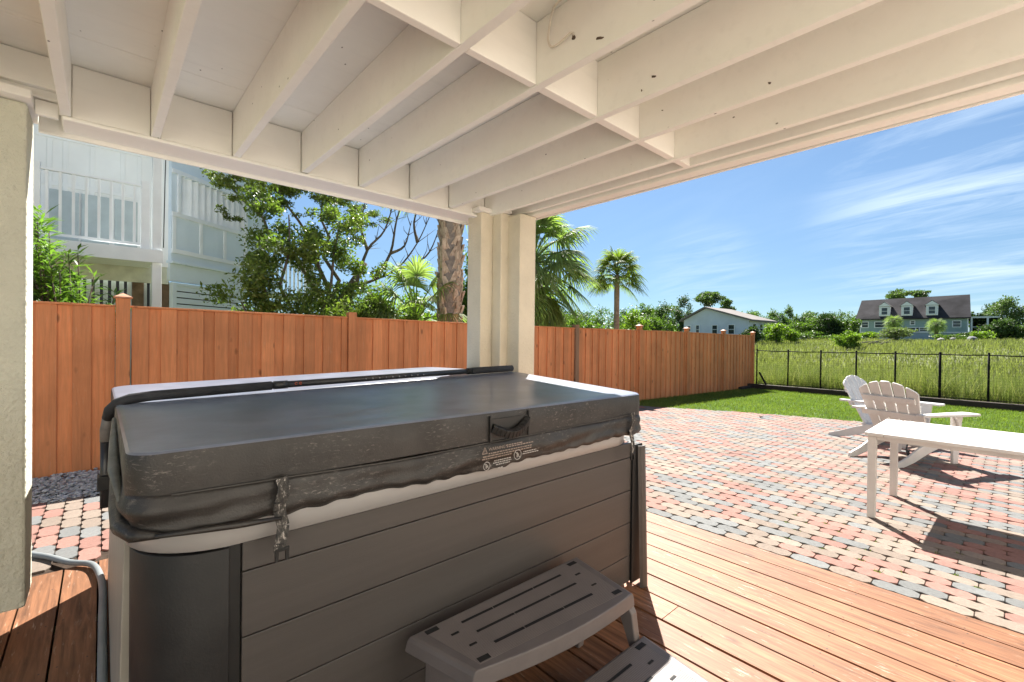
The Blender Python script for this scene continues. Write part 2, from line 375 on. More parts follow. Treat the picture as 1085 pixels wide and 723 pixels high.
# little weeds growing in paver joints
def blades(P, h, w_, lean, segs=2, rng=RNG):
    """P (n,3) roots, h (n) heights -> curved tapering blades as quads"""
    n = len(P); az = rng.uniform(0, 2*np.pi, n); d = np.stack([np.cos(az), np.sin(az), 0*az], 1); sd_ = np.stack([-np.sin(az), np.cos(az), 0*az], 1)
    az2 = rng.uniform(0, 2*np.pi, n); ld = np.stack([np.cos(az2), np.sin(az2), 0*az2], 1)
    ln = np.abs(rng.normal(0, lean, n))[:, None]
    rows = []
    for k in range(segs+1):
        t = k/segs; wd = (w_*(1-t*.92))[:, None]
        c_ = P+np.array([0, 0, 1])*(h*t*(1-.25*ln[:, 0]*t))[:, None]+ld*ln*(h[:, None])*t*t
        rows += [c_-sd_*wd/2, c_+sd_*wd/2]
    V = np.stack(rows, 1).reshape(-1, 3); m_ = 2*(segs+1)
    base = np.arange(n)[:, None]*m_
    Fq = np.concatenate([base+np.array([[2*k, 2*k+1, 2*k+3, 2*k+2]]) for k in range(segs)], 0)
    return V, Fq
wx = 3.546+PW*RNG.integers(0, 26, 420); wi = np.round((wx-3.546)/PW).astype(int); wy = .013+PL*(RNG.integers(-8, 16, 420)+.5*(wi % 2)+.5)
rr_ = np.repeat(np.arange(420), 6); Pw = np.stack([wx[rr_]+RNG.normal(0, .010, len(rr_)), wy[rr_]+RNG.normal(0, .012, len(rr_)), -.0205*np.maximum(0, wx[rr_]-3.5)-.008], 1)
gate_ = (np.sin(wx*3.1+1)*np.sin(wy*2.3) > .15)[rr_]; Pw = Pw[gate_]
V, Fq = blades(Pw, RNG.uniform(.012, .026, len(Pw)), np.full(len(Pw), .006), .8, 1)
kind(raw('joint_weeds', V, Fq, M['grass']), 'stuff')
# ------------------------------------------------------------------ lawn
lb = MB()
ys = np.linspace(-9.2, 6.75, 40)
for a, b_ in zip(ys[:-1], ys[1:]):
    xa, xb = lawn_edge(a)+.03, lawn_edge(b_)+.03
    lb.add([(xa, a, gz(xa)-.006), (18.2, a, gz(18.2)-.006), (18.2, b_, gz(18.2)-.006), (xb, b_, gz(xb)-.006)], [(0, 1, 2, 3)])
kind(lb.build('lawn', M['lawn_soil']), 'structure')
n = 130000
px_ = RNG.uniform(8, 18.15, n); py_ = RNG.uniform(-4.5, 6.74, n)
le = np.array([lawn_edge(t) for t in py_]); ok = px_ > le+RNG.normal(0, .025, n); px_ = px_[ok]; py_ = py_[ok]
P = np.stack([px_, py_, -.0205*(px_-3.5)-.008], 1)
V, Fq = blades(P, RNG.uniform(.03, .065, len(P)), np.full(len(P), .011), .6, 1)
kind(raw('lawn_grass', V, Fq, M['grass']), 'stuff')
# ------------------------------------------------------------------ gravel
base = np.array([(1, 0, 0), (0, 1, 0), (-1, 0, 0), (0, -1, 0), (0, 0, 1), (0, 0, -1), (.6, .6, .6), (-.6, .6, .6), (-.6, -.6, .6), (.6, -.6, .6)], float)
of = np.array([(0, 6, 4), (6, 1, 4), (1, 7, 4), (7, 2, 4), (2, 8, 4), (8, 3, 4), (3, 9, 4), (9, 0, 4), (0, 1, 6), (1, 2, 7), (2, 3, 8), (3, 0, 9), (0, 5, 1), (1, 5, 2), (2, 5, 3), (3, 5, 0)])
n = 9000
c_ = np.stack([RNG.uniform(-2.2, 3.2, n), RNG.uniform(5.70, 6.74, n), RNG.uniform(-.022, .012, n)], 1)
sz = RNG.uniform(.010, .026, (n, 1))*np.stack([RNG.uniform(.7, 1.5, n), RNG.uniform(.7, 1.5, n), RNG.uniform(.4, .8, n)], 1)
pts = base[None]*(1+RNG.normal(0, .18, (n, 10, 3)))*sz[:, None]
an = RNG.uniform(0, 6.28, n); ca, sa = np.cos(an)[:, None], np.sin(an)[:, None]
V = np.stack([pts[..., 0]*ca-pts[..., 1]*sa, pts[..., 0]*sa+pts[..., 1]*ca, pts[..., 2]], -1)+c_[:, None]
kind(raw('gravel_bed', V.reshape(-1, 3), (np.arange(n)[:, None, None]*10+of[None]).reshape(-1, 3), M['gravel']), 'stuff')
# ------------------------------------------------------------------ timber deck
d = MB(); xs = [3.537-.1866*k for k in range(20)]; edges = list(zip(xs[1:], xs[:-1]))
x = xs[-1]
while x > -4: edges.append((x-.1615, x)); x -= .1615
for i, (a, b_) in enumerate(edges):
    gap = random.uniform(.008, .012) if a < 0 else random.uniform(.009, .017); ye = 4.03+random.uniform(-.012, .012); dz = random.uniform(-.0015, .0015)
    cuts = [-1.3, ye]
    if abs(a-2.2308) < .02: cuts = [-1.3, 1.245, ye]
    elif i % 3 == 1: cuts = [-1.3, random.uniform(-.9, .6), ye]
    for y0, y1 in zip(cuts[:-1], cuts[1:]):
        d.box(a+gap/2, b_-gap/2, y0+.002, y1-.002, -.036+dz, dz)
        for ys_ in np.arange(-1.2, 4.0, .45):
            if y0+.02 < ys_ < y1-.02:
                for xs_ in (a+.03, b_-.03):
                    xj, yj = xs_+random.uniform(-.006, .006), ys_+random.uniform(-.012, .012); d.prism([(xj+.0042*math.cos(t), yj+.0042*math.sin(t)) for t in np.linspace(0, 6.283, 8)[:-1]], dz+.0002, dz+.0009, 1)
deck = d.build('timber_deck', [M['deck'], simple('screw_head', (.055, .035, .028), .6, .3, 30, 0)], None, .004); kind(deck, 'structure')
fr = MB()
for y in np.arange(-1.25, 4.0, .45): fr.box(-4, 3.5, y-.02, y+.02, -.19, -.04)
kind(fr.build('deck_framing', simple('framing_dark', (.05, .03, .02), .9)), 'structure')
q = MB(); q.box(-9, 3.54, -12, -1.31, -.15, -.02)
kind(q.build('concrete_bounce_pad', simple('concrete', (.62, .59, .54), .9, .1, 2, .3, 40, .2)), 'structure')  # unseen pale pad, added to bounce sunlight up under the deck
# ------------------------------------------------------------------ unseen house wall added behind the viewpoint to bounce light
oh = thing('bounce_wall', 'cream sided house wall added unseen behind the viewpoint to bounce daylight', 'house', (0, -5.2, 0))
q = MB(); q.box(-9, -1.4, -5.4, -5.2, -.02, 6.2); q.box(1.4, 8, -5.4, -5.2, -.02, 6.2); q.box(-1.4, 1.4, -5.4, -5.2, 2.3, 6.2)
q.build('wall', simple('bounce_siding', (.84, .79, .70), .7, .05, 3, .15, 12, .3), oh)
for x in (-1.4, .01): 
    f_ = MB(); f_.box(x+.02, x+1.37, -5.34, -5.26, 0, .12); f_.box(x+.02, x+1.37, -5.34, -5.26, 2.16, 2.28); f_.box(x+.02, x+.12, -5.34, -5.26, .121, 2.159); f_.box(x+1.27, x+1.37, -5.34, -5.26, .121, 2.159)
    o = f_.build('glass_door', M['white'], oh, .004); MB().box(x+.122, x+1.268, -5.31, -5.29, .122, 2.158).build('pane', simple('door_glass', (.03, .035, .04), .06, .1, 3, 0), o)
# ------------------------------------------------------------------ overhead deck
ov = thing('overhead_deck', 'cream painted overhead deck of joists and blocking above the hot tub', 'deck', (0, 3.22, 2.59))
ZB, ZT = 2.59, 2.862
JX = [-.117, .24, .632, 1.03, 1.427, 1.843, 2.215, 2.60]; JW = .041
dk = MB()
for y0, y1 in ((2.905, 3.46), (1.683, 2.9), (.46, 1.678), (-.5, .455)): dk.box(-1.3, 3.30, y0, y1, ZT+random.uniform(0, .002), ZT+.03)
dk.box(-1.3, 3.30, -.5, 3.46, ZT+.0335, ZT+.05)
dk.build('decking', M['ceil'], ov, .003)
M['knot'] = simple('knot_dark', (.10, .07, .05), .9, .5, 40, .4, 60)
KN = {4: [(1.188, 2.696, .009, .012), (1.060, 2.632, .017, .006)], 5: [(1.081, 2.66, .011, .006), (1.14, 2.622, .003, .006)], 6: [(.735, 2.633, .006, .006), (1.25, 2.70, .005, .003)]}
for k, xr in enumerate(JX+[-.52, -.92]):
    jo = MB().box(xr-JW, xr, -.5, 3.219, ZB+random.uniform(-.004, .004), ZT-.001).build('joist', M['ceil'], ov, .004)
    for (y_, z_, a_, b_) in KN.get(k, ()):
        MB().prism([(y_+a_*math.cos(t)*(1+.25*math.sin(3*t+k)), z_+b_*math.sin(t)*(1+.2*math.cos(2*t))+.35*a_*math.cos(t)) for t in np.linspace(0, 6.283, 17)[:-1]], xr-JW-.0015, xr-JW+.004, 0, 'x').build('knot_hole', M['knot'], jo)
al = sorted(JX+[-.52, -.92]); 
for a, b_ in zip(al[:-1], al[1:]):
    MB().box(a+.001, b_-JW-.001, 1.39+random.uniform(-.006, .006), 1.432, ZB+.003+random.uniform(-.004, .004), ZT-.002).build('blocking', M['trim'], ov, .003)
    z0 = ZB+.002 if a > -.2 else 2.705
    MB().box(a+.002, b_-JW-.002, 3.221, 3.26, z0, ZT-.002).build('blocking', M['trim'], ov, .003)
MB().box(2.601, 2.758, 1.39, 1.432, ZB+.01, ZT-.002).build('blocking', M['trim'], ov, .003)
MB().box(2.602, 2.758, 3.221, 3.26, ZB+.002, ZT-.002).build('blocking', M['trim'], ov, .003)
bmz = MB(); bmz.box(-.155, 2.86, 3.262, 3.455, 2.578, ZT); bmz.box(-1.2, -.156, 3.262, 3.455, 2.665, ZT)
bmz.box(-.150, 2.755, 3.200, 3.261, 2.566, 2.586)
bmz.build('beam', M['trim'], ov, .006)
MB().box(-.25, 2.86, 3.457, 3.475, 2.555, ZT+.05).build('fascia_board', M['trim'], ov, .004)
MB().box(2.76, 2.80, -.5, 3.27, ZB+.012, ZT).build('rim_joist', M['ceil'], ov, .004)
MB().box(2.817, 2.905, -.5, 3.475, 2.578, ZT).build('beam', M['trim'], ov, .006)
MB().box(2.917, 2.935, -.5, 3.49, 2.573, 2.74).build('fascia_board', M['trim'], ov, .003)
MB().box(2.94, 3.245, -.5, 3.49, 2.80, 2.83).build('overhang_soffit', M['trim'], ov, .003)
MB().box(3.25, 3.275, -.5, 3.50, 2.712, 2.98).build('fascia_board', M['trim'], ov, .003)
MB().box(-.78, -.252, 3.15, 3.52, 2.612, 2.655).build('cap_trim', M['trim'], ov, .004)
MB().box(-.25, -.165, 3.275, 3.30, 2.585, 2.66).build('cap_trim', M['trim'], ov, .004)
MB().box(2.42, 2.64, 3.11, 3.35, 2.60, 2.638).build('cap_trim', M['trim'], ov, .004)
MB().box(2.56, 2.70, 3.0, 3.2, 2.598, 2.63).build('cap_trim', M['trim'], ov, .004)
CABLE = [(1.36, 1.22, 2.8615), (1.370, 1.285, 2.85), (1.373, 1.312, 2.773), (1.373, 1.312, 2.729), (1.372, 1.295, 2.702), (1.37, 1.264, 2.694), (1.373, 1.223, 2.703), (1.378, 1.192, 2.713), (1.392, 1.188, 2.700)]
cb = MB(); cb.tube(spline(CABLE, 5), .0045, 8)
tag(cb.build('dangling_cable', M['cable'], None, 0, True), 'white cable looping out of a hole in a ceiling joist', 'cable')
# corner post and left column
cp = thing('corner_post', 'tan stucco corner post with stepped faces standing behind the hot tub', 'post', (2.7, 3.1, 0))
MB().box(2.463, 2.86, 3.14, 3.335, 0, 2.60).build('pilaster', M['stucco'], cp, .008)
MB().box(2.592, 2.8, 3.022, 3.139, 0, 2.597).build('pilaster', M['stucco'], cp, .008)
MB().box(2.675, 2.868, 2.868, 3.138, -.03, 2.577).build('pilaster', M['stucco'], cp, .008)
lc = thing('stucco_column', 'pale green stucco column at the left edge beside the hot tub', 'column', (-.53, 3.36, 0))
MB().prism([(-.80, 3.22), (-.270, 3.22), (-.270, 3.50), (-.80, 3.50)], .155, 2.61).build('shaft', M['stucco_col'], lc, .012)
MB().box(-.70, -.42, 3.29, 3.44, 0, .156).build('footing', M['black'], lc)
# ------------------------------------------------------------------ hot tub
TX0, TX1, TY0, TY1 = .065, 2.43, 1.545, 3.86
tub = thing('hot_tub', 'brown panelled square hot tub on the timber deck', 'hot tub', ((TX0+TX1)/2, (TY0+TY1)/2, 0))
def rrect(x0, x1, y0, y1, r, n=8, rr=None):
    rs = rr or (r, r, r, r); pts = []
    for (cx, cy, a0, q) in ((x0, y0, 180, rs[0]), (x1, y0, 270, rs[1]), (x1, y1, 0, rs[2]), (x0, y1, 90, rs[3])):
        ox = cx+(q if cx == x0 else -q); oy = cy+(q if cy == y0 else -q)
        for k in range(n+1):
            t = R(a0+90*k/n); pts.append((ox+q*math.cos(t), oy+q*math.sin(t)))
    return pts
def loft(mb, rings, cap0=True, cap1=True, mi=0):
    n = len(rings[0]); vs = [p for r in rings for p in r]; fs = []
    for i in range(len(rings)-1):
        for k in range(n): fs.append((i*n+k, i*n+(k+1) % n, (i+1)*n+(k+1) % n, (i+1)*n+k))
    if cap0: fs.append(tuple(range(n))[::-1])
    if cap1: fs.append(tuple(range((len(rings)-1)*n, len(rings)*n)))
    return mb.add(vs, fs, mi)
def ring_at(x0, x1, y0, y1, r, z, n=8): return [(p[0], p[1], z) for p in rrect(x0, x1, y0, y1, r, n)]
b = MB(); loft(b, [ring_at(TX0+.06, TX1-.06, TY0+.06, TY1-.06, .2, z) for z in (.01, .86)]); b.build('inner_body', M['black'], tub)
fp = MB()
for z0, z1 in ((.03, .186), (.190, .386), (.390, .5825), (.5865, .7825), (.7865, .872)):
    fp.box(.318, 2.412, TY0+.004, TY0+.03, z0, z1)
fp.build('front_panel', M['tub_panel'], tub, .002)
for xx in (.27, 2.414): MB().box(xx, xx+(.046 if xx < 1 else .012), TY0+.012, TY0+.05, .02, .872).build('corner_gap_filler', M['black'], tub, .003)
arc = [(TX0+.22-.22*math.cos(R(t)), TY0+.225-.22*math.sin(R(t))) for t in range(0, 91, 6)]
arci = [(TX0+.22-.20*math.cos(R(t)), TY0+.225-.20*math.sin(R(t))) for t in range(90, -1, -6)]
MB().prism(arc+arci, .015, .868).build('corner_panel', M['tub_dark'], tub, .003, True)
# loose right corner panel leaning away from the frame
MB().box(2.386, 2.487, 1.533, 1.546, .02, .86).build('corner_gap_filler', M['black'], tub, .003)  # black plate stands in for the dark shade behind the loose panel
q = MB(); pl = [(2.424, 1.526), (2.440, 1.512), (2.462, 1.506), (2.484, 1.511), (2.492, 1.528), (2.482, 1.520), (2.462, 1.514), (2.446, 1.520), (2.434, 1.532)]
nn_ = len(pl)
q.add([(x_-.012, y_-.035, .002) for x_, y_ in pl]+[(x_, y_, .85) for x_, y_ in pl], [tuple(range(nn_))[::-1], tuple(range(nn_, 2*nn_))]+[(k, (k+1) % nn_, nn_+(k+1) % nn_, nn_+k) for k in range(nn_)])
q.build('corner_panel', M['tub_panel'], tub, 0, False)['label'] = 'loose brown corner panel pulled away from the tub'
MB().box(TX1-.03, TX1-.005, 1.62, TY1-.1, .03, .872).build('side_panel', M['tub_panel'], tub, .004)
lp = MB(); lp.add([(TX0-.012, 1.80, .87), (TX0-.012, 3.7, .87), (TX0-.03, 3.7, .02), (TX0-.03, 1.78, .02), (TX0+.012, 1.80, .87), (TX0+.012, 3.7, .87), (TX0-.004, 3.7, .02), (TX0-.004, 1.78, .02)],
                  [(0, 1, 2, 3), (7, 6, 5, 4), (0, 3, 7, 4), (1, 5, 6, 2), (0, 4, 5, 1), (3, 2, 6, 7)])
lp.build('side_panel', M['side_panel'], tub, .003)['label'] = 'pale greenish beige left side panel'
MB().box(TX0+.2, TX1-.2, TY1-.04, TY1-.01, .03, .872).build('back_panel', M['tub_panel'], tub, .004)
rm = MB(); x0, x1, y0, y1 = TX0-.012, TX1+.012, TY0-.022, TY1+.01
prof = [(.018, .878), (0, .884), (-.004, .93), (-.006, .99), (.02, 1.02), (.12, 1.025)]
loft(rm, [ring_at(x0+i_, x1-i_, y0+i_, y1-i_, max(.05, .25-i_), z, 10) for i_, z in prof])
rm.build('shell_rim', M['rim'], tub, 0, True)
# --- cover
cov = thing('hot_tub_cover', 'black vinyl folding cover lying on the hot tub with a taper to the front', 'spa cover', (1.25, 2.68, 1.02))
CX0, CX1 = .045, 2.45; CF, CM, CBk = 1.495, 2.665, 3.88
def ztop(x, y):
    zf = 1.192-.020*min(1, max(0, (x-1.6)/.85)); zm = 1.187+.019*x; zk = 1.163+.017*x
    return zf+(zm-zf)*((y-CF)/(CM-CF)) if y < CM else zm-(zm-zk)*((y-CM)/(CBk-CM))
def half(y0, y1, rr, name):
    outl = lambda ins: rrect(CX0+ins, CX1-ins, y0+ins, y1-ins, .1, 8, tuple(max(.012, q-ins) for q in rr))
    n_ = len(outl(0)); rs = []
    for ins, mode, dz in ((.012, 'b', 1.038), (.002, 'b', 1.046), (0, 'm', .5), (.001, 't', -.016), (.0045, 't', -.006), (.012, 't', -.001), (.03, 't', 0)):
        rg = []
        for k, (x_, y_) in enumerate(outl(ins)):
            zt = ztop(x_, min(max(y_, y0), y1)); wob = .004*math.sin(x_*9+1)+.003*math.sin(y_*13)
            z = dz+.026*max(0, 1-x_/.8) if mode == 'b' else ((1.046+zt)/2 if mode == 'm' else zt+dz)
            lft = -.012*max(0, 1-x_/.25)
            rg.append((x_, y_+(wob*.6 if ins < .02 else 0), z+wob*.5+lft))
        rs.append(rg)
    b = MB(); loft(b, rs, True, False)
    # top skin as a grid so that it can sag and ripple
    gxn, gyn = 34, 20; o_ = len(b.v); base_n = n_*6
    top = rs[-1]
    me_ = b.add([], [])
    cx_ = sum(p[0] for p in top)/n_; cy_ = sum(p[1] for p in top)/n_
    rings = [top]
    for t in (.94, .86, .74, .58, .4, .2):
        rings.append([(cx_+(p[0]-cx_)*t, cy_+(p[1]-cy_)*t, ztop(cx_+(p[0]-cx_)*t, cy_+(p[1]-cy_)*t)-.020*(1-t*t)+.0045*math.sin(7*p[0]*t+3*p[1])*math.sin(5*p[1]*t+p[0]*3)) for p in top])
    loft(b, rings, False, True)
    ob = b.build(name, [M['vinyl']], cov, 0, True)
    ob.data.materials.append(M['vinyl_top_sky_tint'])
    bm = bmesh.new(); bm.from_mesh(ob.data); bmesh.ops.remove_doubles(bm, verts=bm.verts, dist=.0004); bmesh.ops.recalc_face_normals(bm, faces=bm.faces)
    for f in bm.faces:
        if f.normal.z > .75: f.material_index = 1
    for e in bm.edges:
        if len(e.link_faces) == 2 and e.calc_face_angle() > R(28): e.smooth = False
    bm.to_mesh(ob.data); bm.free(); return ob
half(CF, CM-.006, (.09, .09, .012, .012), 'front_half')
half(CM+.006, CBk, (.012, .012, .09, .09), 'back_half')
# skirt hanging below the foam slab, wavy hem
def skirt(path, name):
    rows = []; tt = np.linspace(0, 1, len(path)); 
    for j, t in enumerate(np.linspace(0, 1, 9)):
        row = []
        for i, (x_, y_, nx_, ny_, zb) in enumerate(path):
            s_ = i*.03
            fold = .010*math.sin(t*9+s_*2.3+math.sin(s_*5))*t+.007*math.sin(s_*11)*t+.004*math.sin(s_*31+t*4)*t
            zs_ = 1.052+.026*max(0, 1-x_/.8); z = zs_+(zb-zs_)*t+.003*math.sin(s_*40)*t
            row.append((x_+nx_*(-.004+fold+.012*math.sin(t*3.14)), y_+ny_*(-.004+fold+.012*math.sin(t*3.14)), z))
        rows.append(row)
    n_ = len(path); b = MB()
    vs_ = [p for r in rows for p in r]; fs = [(j*n_+i, j*n_+i+1, (j+1)*n_+i+1, (j+1)*n_+i) for j in range(8) for i in range(n_-1)]
    b.add(vs_, fs); o = b.build(name, M['vinyl'], cov, 0, True)
    sm = o.modifiers.new('thick', 'SOLIDIFY'); sm.thickness = .006; sm.offset = -1
    return o
hem = [(0, .985), (.08, .985), (.25, .962), (.42, .944), (.6, .952), (.73, .952), (1.02, .934), (1.42, .940), (2.0, .944), (2.32, .940), (2.45, .945)]
def hemz(x_): return float(np.interp(x_, [h[0] for h in hem], [h[1] for h in hem]))
path = []
for y_ in np.linspace(CBk-.1, CF+.1, 70): path.append((CX0, y_, -1, 0, .975+.008*math.sin(y_*6)))
for t in np.linspace(0, 90, 9)[1:-1]: path.append((CX0+.09-.09*math.cos(R(t)), CF+.09-.09*math.sin(R(t)), -math.cos(R(t)), -math.sin(R(t)), .975))
for x_ in np.linspace(CX0+.09, CX1-.09, 120): path.append((x_, CF, 0, -1, hemz(x_)))
for t in np.linspace(0, 90, 9)[1:-1]: path.append((CX1-.09+.09*math.sin(R(t)), CF+.09-.09*math.cos(R(t)), math.sin(R(t)), -math.cos(R(t)), .945))
for y_ in np.linspace(CF+.1, CBk-.1, 70): path.append((CX1, y_, 1, 0, .955))
skirt(path, 'skirt')
# rolled hem and frayed flap at the left front corner
fl = MB(); fl.tube([(CX0+.002, 3.0, .99), (CX0-.004, 2.5, .985), (CX0-.006, 2.1, .982), (CX0-.008, 1.8, .978), (CX0-.004, 1.62, .975), (CX0+.02, 1.525, .974), (CX0+.07, 1.488, .972)],
                   [.006, .010, .016, .020, .022, .018, .008], 8)
fl.build('rolled_hem', M['vinyl'], cov, 0, True)
fl = MB(); fl.tube([(CX0+.06, 1.484, .974), (CX0+.16, 1.477, .966), (CX0+.25, 1.475, .957), (CX0+.36, 1.474, .948)], [.006, .009, .010, .006], 8)
fl.build('rolled_hem', M['vinyl'], cov, 0, True)
fl = MB(); fl.tube([(CX0-.004, 2.45, 1.15), (CX0-.010, 2.1, 1.12), (CX0-.014, 1.85, 1.08), (CX0-.006, 1.63, 1.04)], [.008, .014, .016, .006], 8)
fl.build('loose_flap', M['vinyl_back'], cov, 0, True)
for pts_ in ([(.14, 1.493, 1.072), (.45, 1.4935, 1.062), (.8, 1.4935, 1.049), (1.4, 1.4935, 1.052), (2.0, 1.4935, 1.055), (2.36, 1.493, 1.062)],):
    MB().tube(pts_, .0022, 6).build('seam', simple('seam_thread', (.075, .07, .065), .7), cov, 0, True)
def strap(x_, z0, z1, yf):
    b = MB(); n_ = 9
    for k in range(n_):
        za = z0+(z1-z0)*k/n_; zb = z0+(z1-z0)*(k+1)/n_; wob = .006*math.sin(k*1.3)
        b.bar((x_+wob, yf-.004-.006*math.sin(k), za), (x_+.006*math.sin((k+1)*1.3), yf-.004-.006*math.sin(k+1), zb), .034, .005, (0, -1, 0))
    o = b.build('strap', M['strap'], cov, .001)
    c_ = MB(); c_.box(x_-.019, x_-.008, yf-.012, yf-.004, z1-.03, z1+.004); c_.box(x_+.010, x_+.021, yf-.012, yf-.004, z1-.03, z1+.004); c_.box(x_-.019, x_+.021, yf-.013, yf-.003, z1, z1+.01)
    c_.build('buckle_tongue', M['black'], o, .002)
mm, nt, b = mat('strap_frayed'); v = coords(nt, (1, 1, .35)); c = ramp(nt, noise(nt, v, 90, 5, .75), [(.40, (.02, .02, .02)), (.54, (.06, .055, .05)), (.62, (.42, .39, .36))])
nt.links.new(c, b.inputs['Base Color']); b.inputs['Roughness'].default_value = .8; M['strap'] = mm
strap(.405, 1.07, .85, 1.478); strap(2.275, 1.075, .835, 1.474)
hd = MB(); n_ = 12
for k in range(n_):
    t0, t1 = k/n_, (k+1)/n_
    p = lambda t: (1.238+.21*t, 1.487-.026*math.sin(math.pi*t), 1.115-.040*math.sin(math.pi*t)+.016*t)
    hd.bar(p(t0), p(t1), .03, .034, (0, -.3, 1))
hd.build('carry_handle', M['black'], cov, .003)
hp = MB(); hp.box(1.226, 1.235, 1.485, 1.4935, 1.052, 1.165); hp.box(1.453, 1.463, 1.485, 1.4935, 1.056, 1.17); hp.box(1.236, 1.452, 1.490, 1.4935, 1.075, 1.150)
hp.build('handle_patch', simple('handle_patch', (.018, .016, .015), .5), cov, .001)
# printed warning on the skirt
M['print'] = simple('print_ink', (.27, .21, .175), .6, .05, 5, 0); M['print_w'] = simple('print_white', (.36, .345, .33), .6, .05, 5, 0)
def text_mesh(s, size):
    cu = bpy.data.curves.new('t', 'FONT'); cu.body = s; cu.size = size; cu.extrude = .0003
    ob = bpy.data.objects.new('t', cu); COL.objects.link(ob); bpy.context.view_layer.update()
    me = bpy.data.meshes.new_from_object(ob.evaluated_get(bpy.context.evaluated_depsgraph_get()))
    vs_ = [tuple(v.co) for v in me.vertices]; fs = [tuple(p.vertices) for p in me.polygons]
    bpy.data.objects.remove(ob); bpy.data.curves.remove(cu); bpy.data.meshes.remove(me); return vs_, fs
def on_skirt(mb, s, size, x_, z_, yf=1.4625, tilt=.02):
    vs_, fs = text_mesh(s, size); mb.add([(x_+p[0], yf-p[2]-tilt*0, z_+p[1]) for p in vs_], fs)
wl = MB()
tri = [(1.166, 1.018), (1.192, 1.018), (1.179, 1.044)]; tri2 = [(1.172, 1.0215), (1.186, 1.0215), (1.179, 1.036)]
for a_, b2 in ((0, 1), (1, 2), (2, 0)): wl.bar((tri[a_][0], 1.462, tri[a_][1]), (tri[b2][0], 1.462, tri[b2][1]), .0025, .0025, (0, 1, 0))
wl.bar((1.179, 1.462, 1.024), (1.179, 1.462, 1.034), .0022, .002, (0, 1, 0))
on_skirt(wl, 'WARNING', .019, 1.20, 1.026)
for (x_, z_, wd) in ((1.295, 1.034, .10), (1.30, 1.026, .15), (1.20, 1.013, .25), (1.17, 1.003, .28), (1.165, .993, .16)):
    xx = x_
    while xx < x_+wd:
        l_ = random.uniform(.006, .02); wl.box(xx, xx+l_, 1.4615, 1.4625, z_, z_+.0045); xx += l_+.004
wl.build('warning_label', M['print'], cov)
wl = MB()
for cx_, cz_, rr_ in ((1.19, .965, .017), (1.365, .985, .021)):
    wl.tube([(cx_+rr_*math.cos(t), 1.462, cz_+rr_*math.sin(t)) for t in np.linspace(0, 6.283, 25)], .0016, 5)
    wl.bar((cx_-rr_*.7, 1.462, cz_+rr_*.7), (cx_+rr_*.7, 1.462, cz_-rr_*.7), .0025, .002, (0, 1, 0))
    wl.bar((cx_-.003, 1.462, cz_-rr_*.55), (cx_-.003, 1.462, cz_+rr_*.5), .004, .002, (0, 1, 0)); wl.bar((cx_+.006, 1.462, cz_-rr_*.5), (cx_+.004, 1.462, cz_+rr_*.2), .003, .002, (0, 1, 0))
for (x_, z_, wd) in ((1.23, .978, .09), (1.225, .969, .10), (1.24, .960, .08), (1.25, .945, .03), (1.40, .99, .08), (1.395, .981, .09)):
    xx = x_
    while xx < x_+wd:
        l_ = random.uniform(.005, .014); wl.box(xx, xx+l_, 1.4615, 1.4625, z_, z_+.004); xx += l_+.003
wl.build('warning_label', M['print_w'], cov)
# --- cover lifter
lf = thing('cover_lifter', 'black tubular lifter bar lying across the fold of the hot tub cover', 'lifter', (.02, 2.9, 0))
MB().tube([(.018, 2.83, .69), (.018, 2.83, 1.0)], .021, 12).build('arm', M['bar'], lf, 0, True)
MB().tube([(.018, 2.83, .995), (.018, 2.83, 1.05), (.026, 2.79, 1.115)], .0225, 12).build('arm_sleeve', M['bar_grey'], lf, 0, True)
MB().tube([(.026, 2.79, 1.112), (.032, 2.755, 1.150), (.055, 2.715, 1.182), (.10, 2.685, 1.203), (.18, 2.675, 1.212), (.68, 2.675, 1.228)], .0235, 14).build('crossbar', M['foam'], lf, 0, True)
MB().tube([(.68, 2.675, 1.228), (1.98, 2.675, 1.252)], .0185, 12).build('crossbar', M['bar'], lf, 0, True)
MB().tube([(.69, 2.675, 1.2285), (.76, 2.675, 1.2295)], .0225, 12).build('collar', M['bar'], lf, 0, True)
MB().tube([(1.98, 2.675, 1.252), (2.02, 2.675, 1.253)], .023, 12).build('collar', M['black'], lf, 0, True)
MB().tube([(2.02, 2.675, 1.253), (2.42, 2.675, 1.258)], .025, 14).build('crossbar', M['foam'], lf, 0, True)
hm_ = simple('hole_pale', (.20, .20, .21), .5)
for x_ in np.arange(1.20, 1.62, .045): MB().tube([(x_, 2.6555, 1.240+(x_-1.3)*.018), (x_+.001, 2.652, 1.242+(x_-1.3)*.018)], .0055, 8).build('adjustment_hole', hm_, lf)
om_ = simple('orange_mark', (.55, .10, .03), .5)
for x_ in (.80, .823): MB().tube([(x_+.007*math.cos(t), 2.6545, 1.234+.006*math.sin(t)) for t in np.linspace(.6, 5.6, 9)], .0016, 5).build('orange_mark', om_, lf)
MB().box(-.012, .05, 2.79, 2.87, .775, .84).build('bracket', M['black'], lf, .004)
# --- conduit
cd = MB(); 
cd.tube(spline([(-1.2, 4.75, .02), (-.5, 4.5, .02), (-.29, 4.30, .022), (-.15, 4.06, .024), (-.04, 3.92, .026), (.0, 3.70, .03), (.012, 3.45, .03), (.01, 3.1, .026), (.008, 2.2, .022)]), .0175, 10)
tag(cd.build('conduit_hose', M['hose'], None, 0, True), 'grey conduit hose curving over the pavers to the hot tub', 'hose')
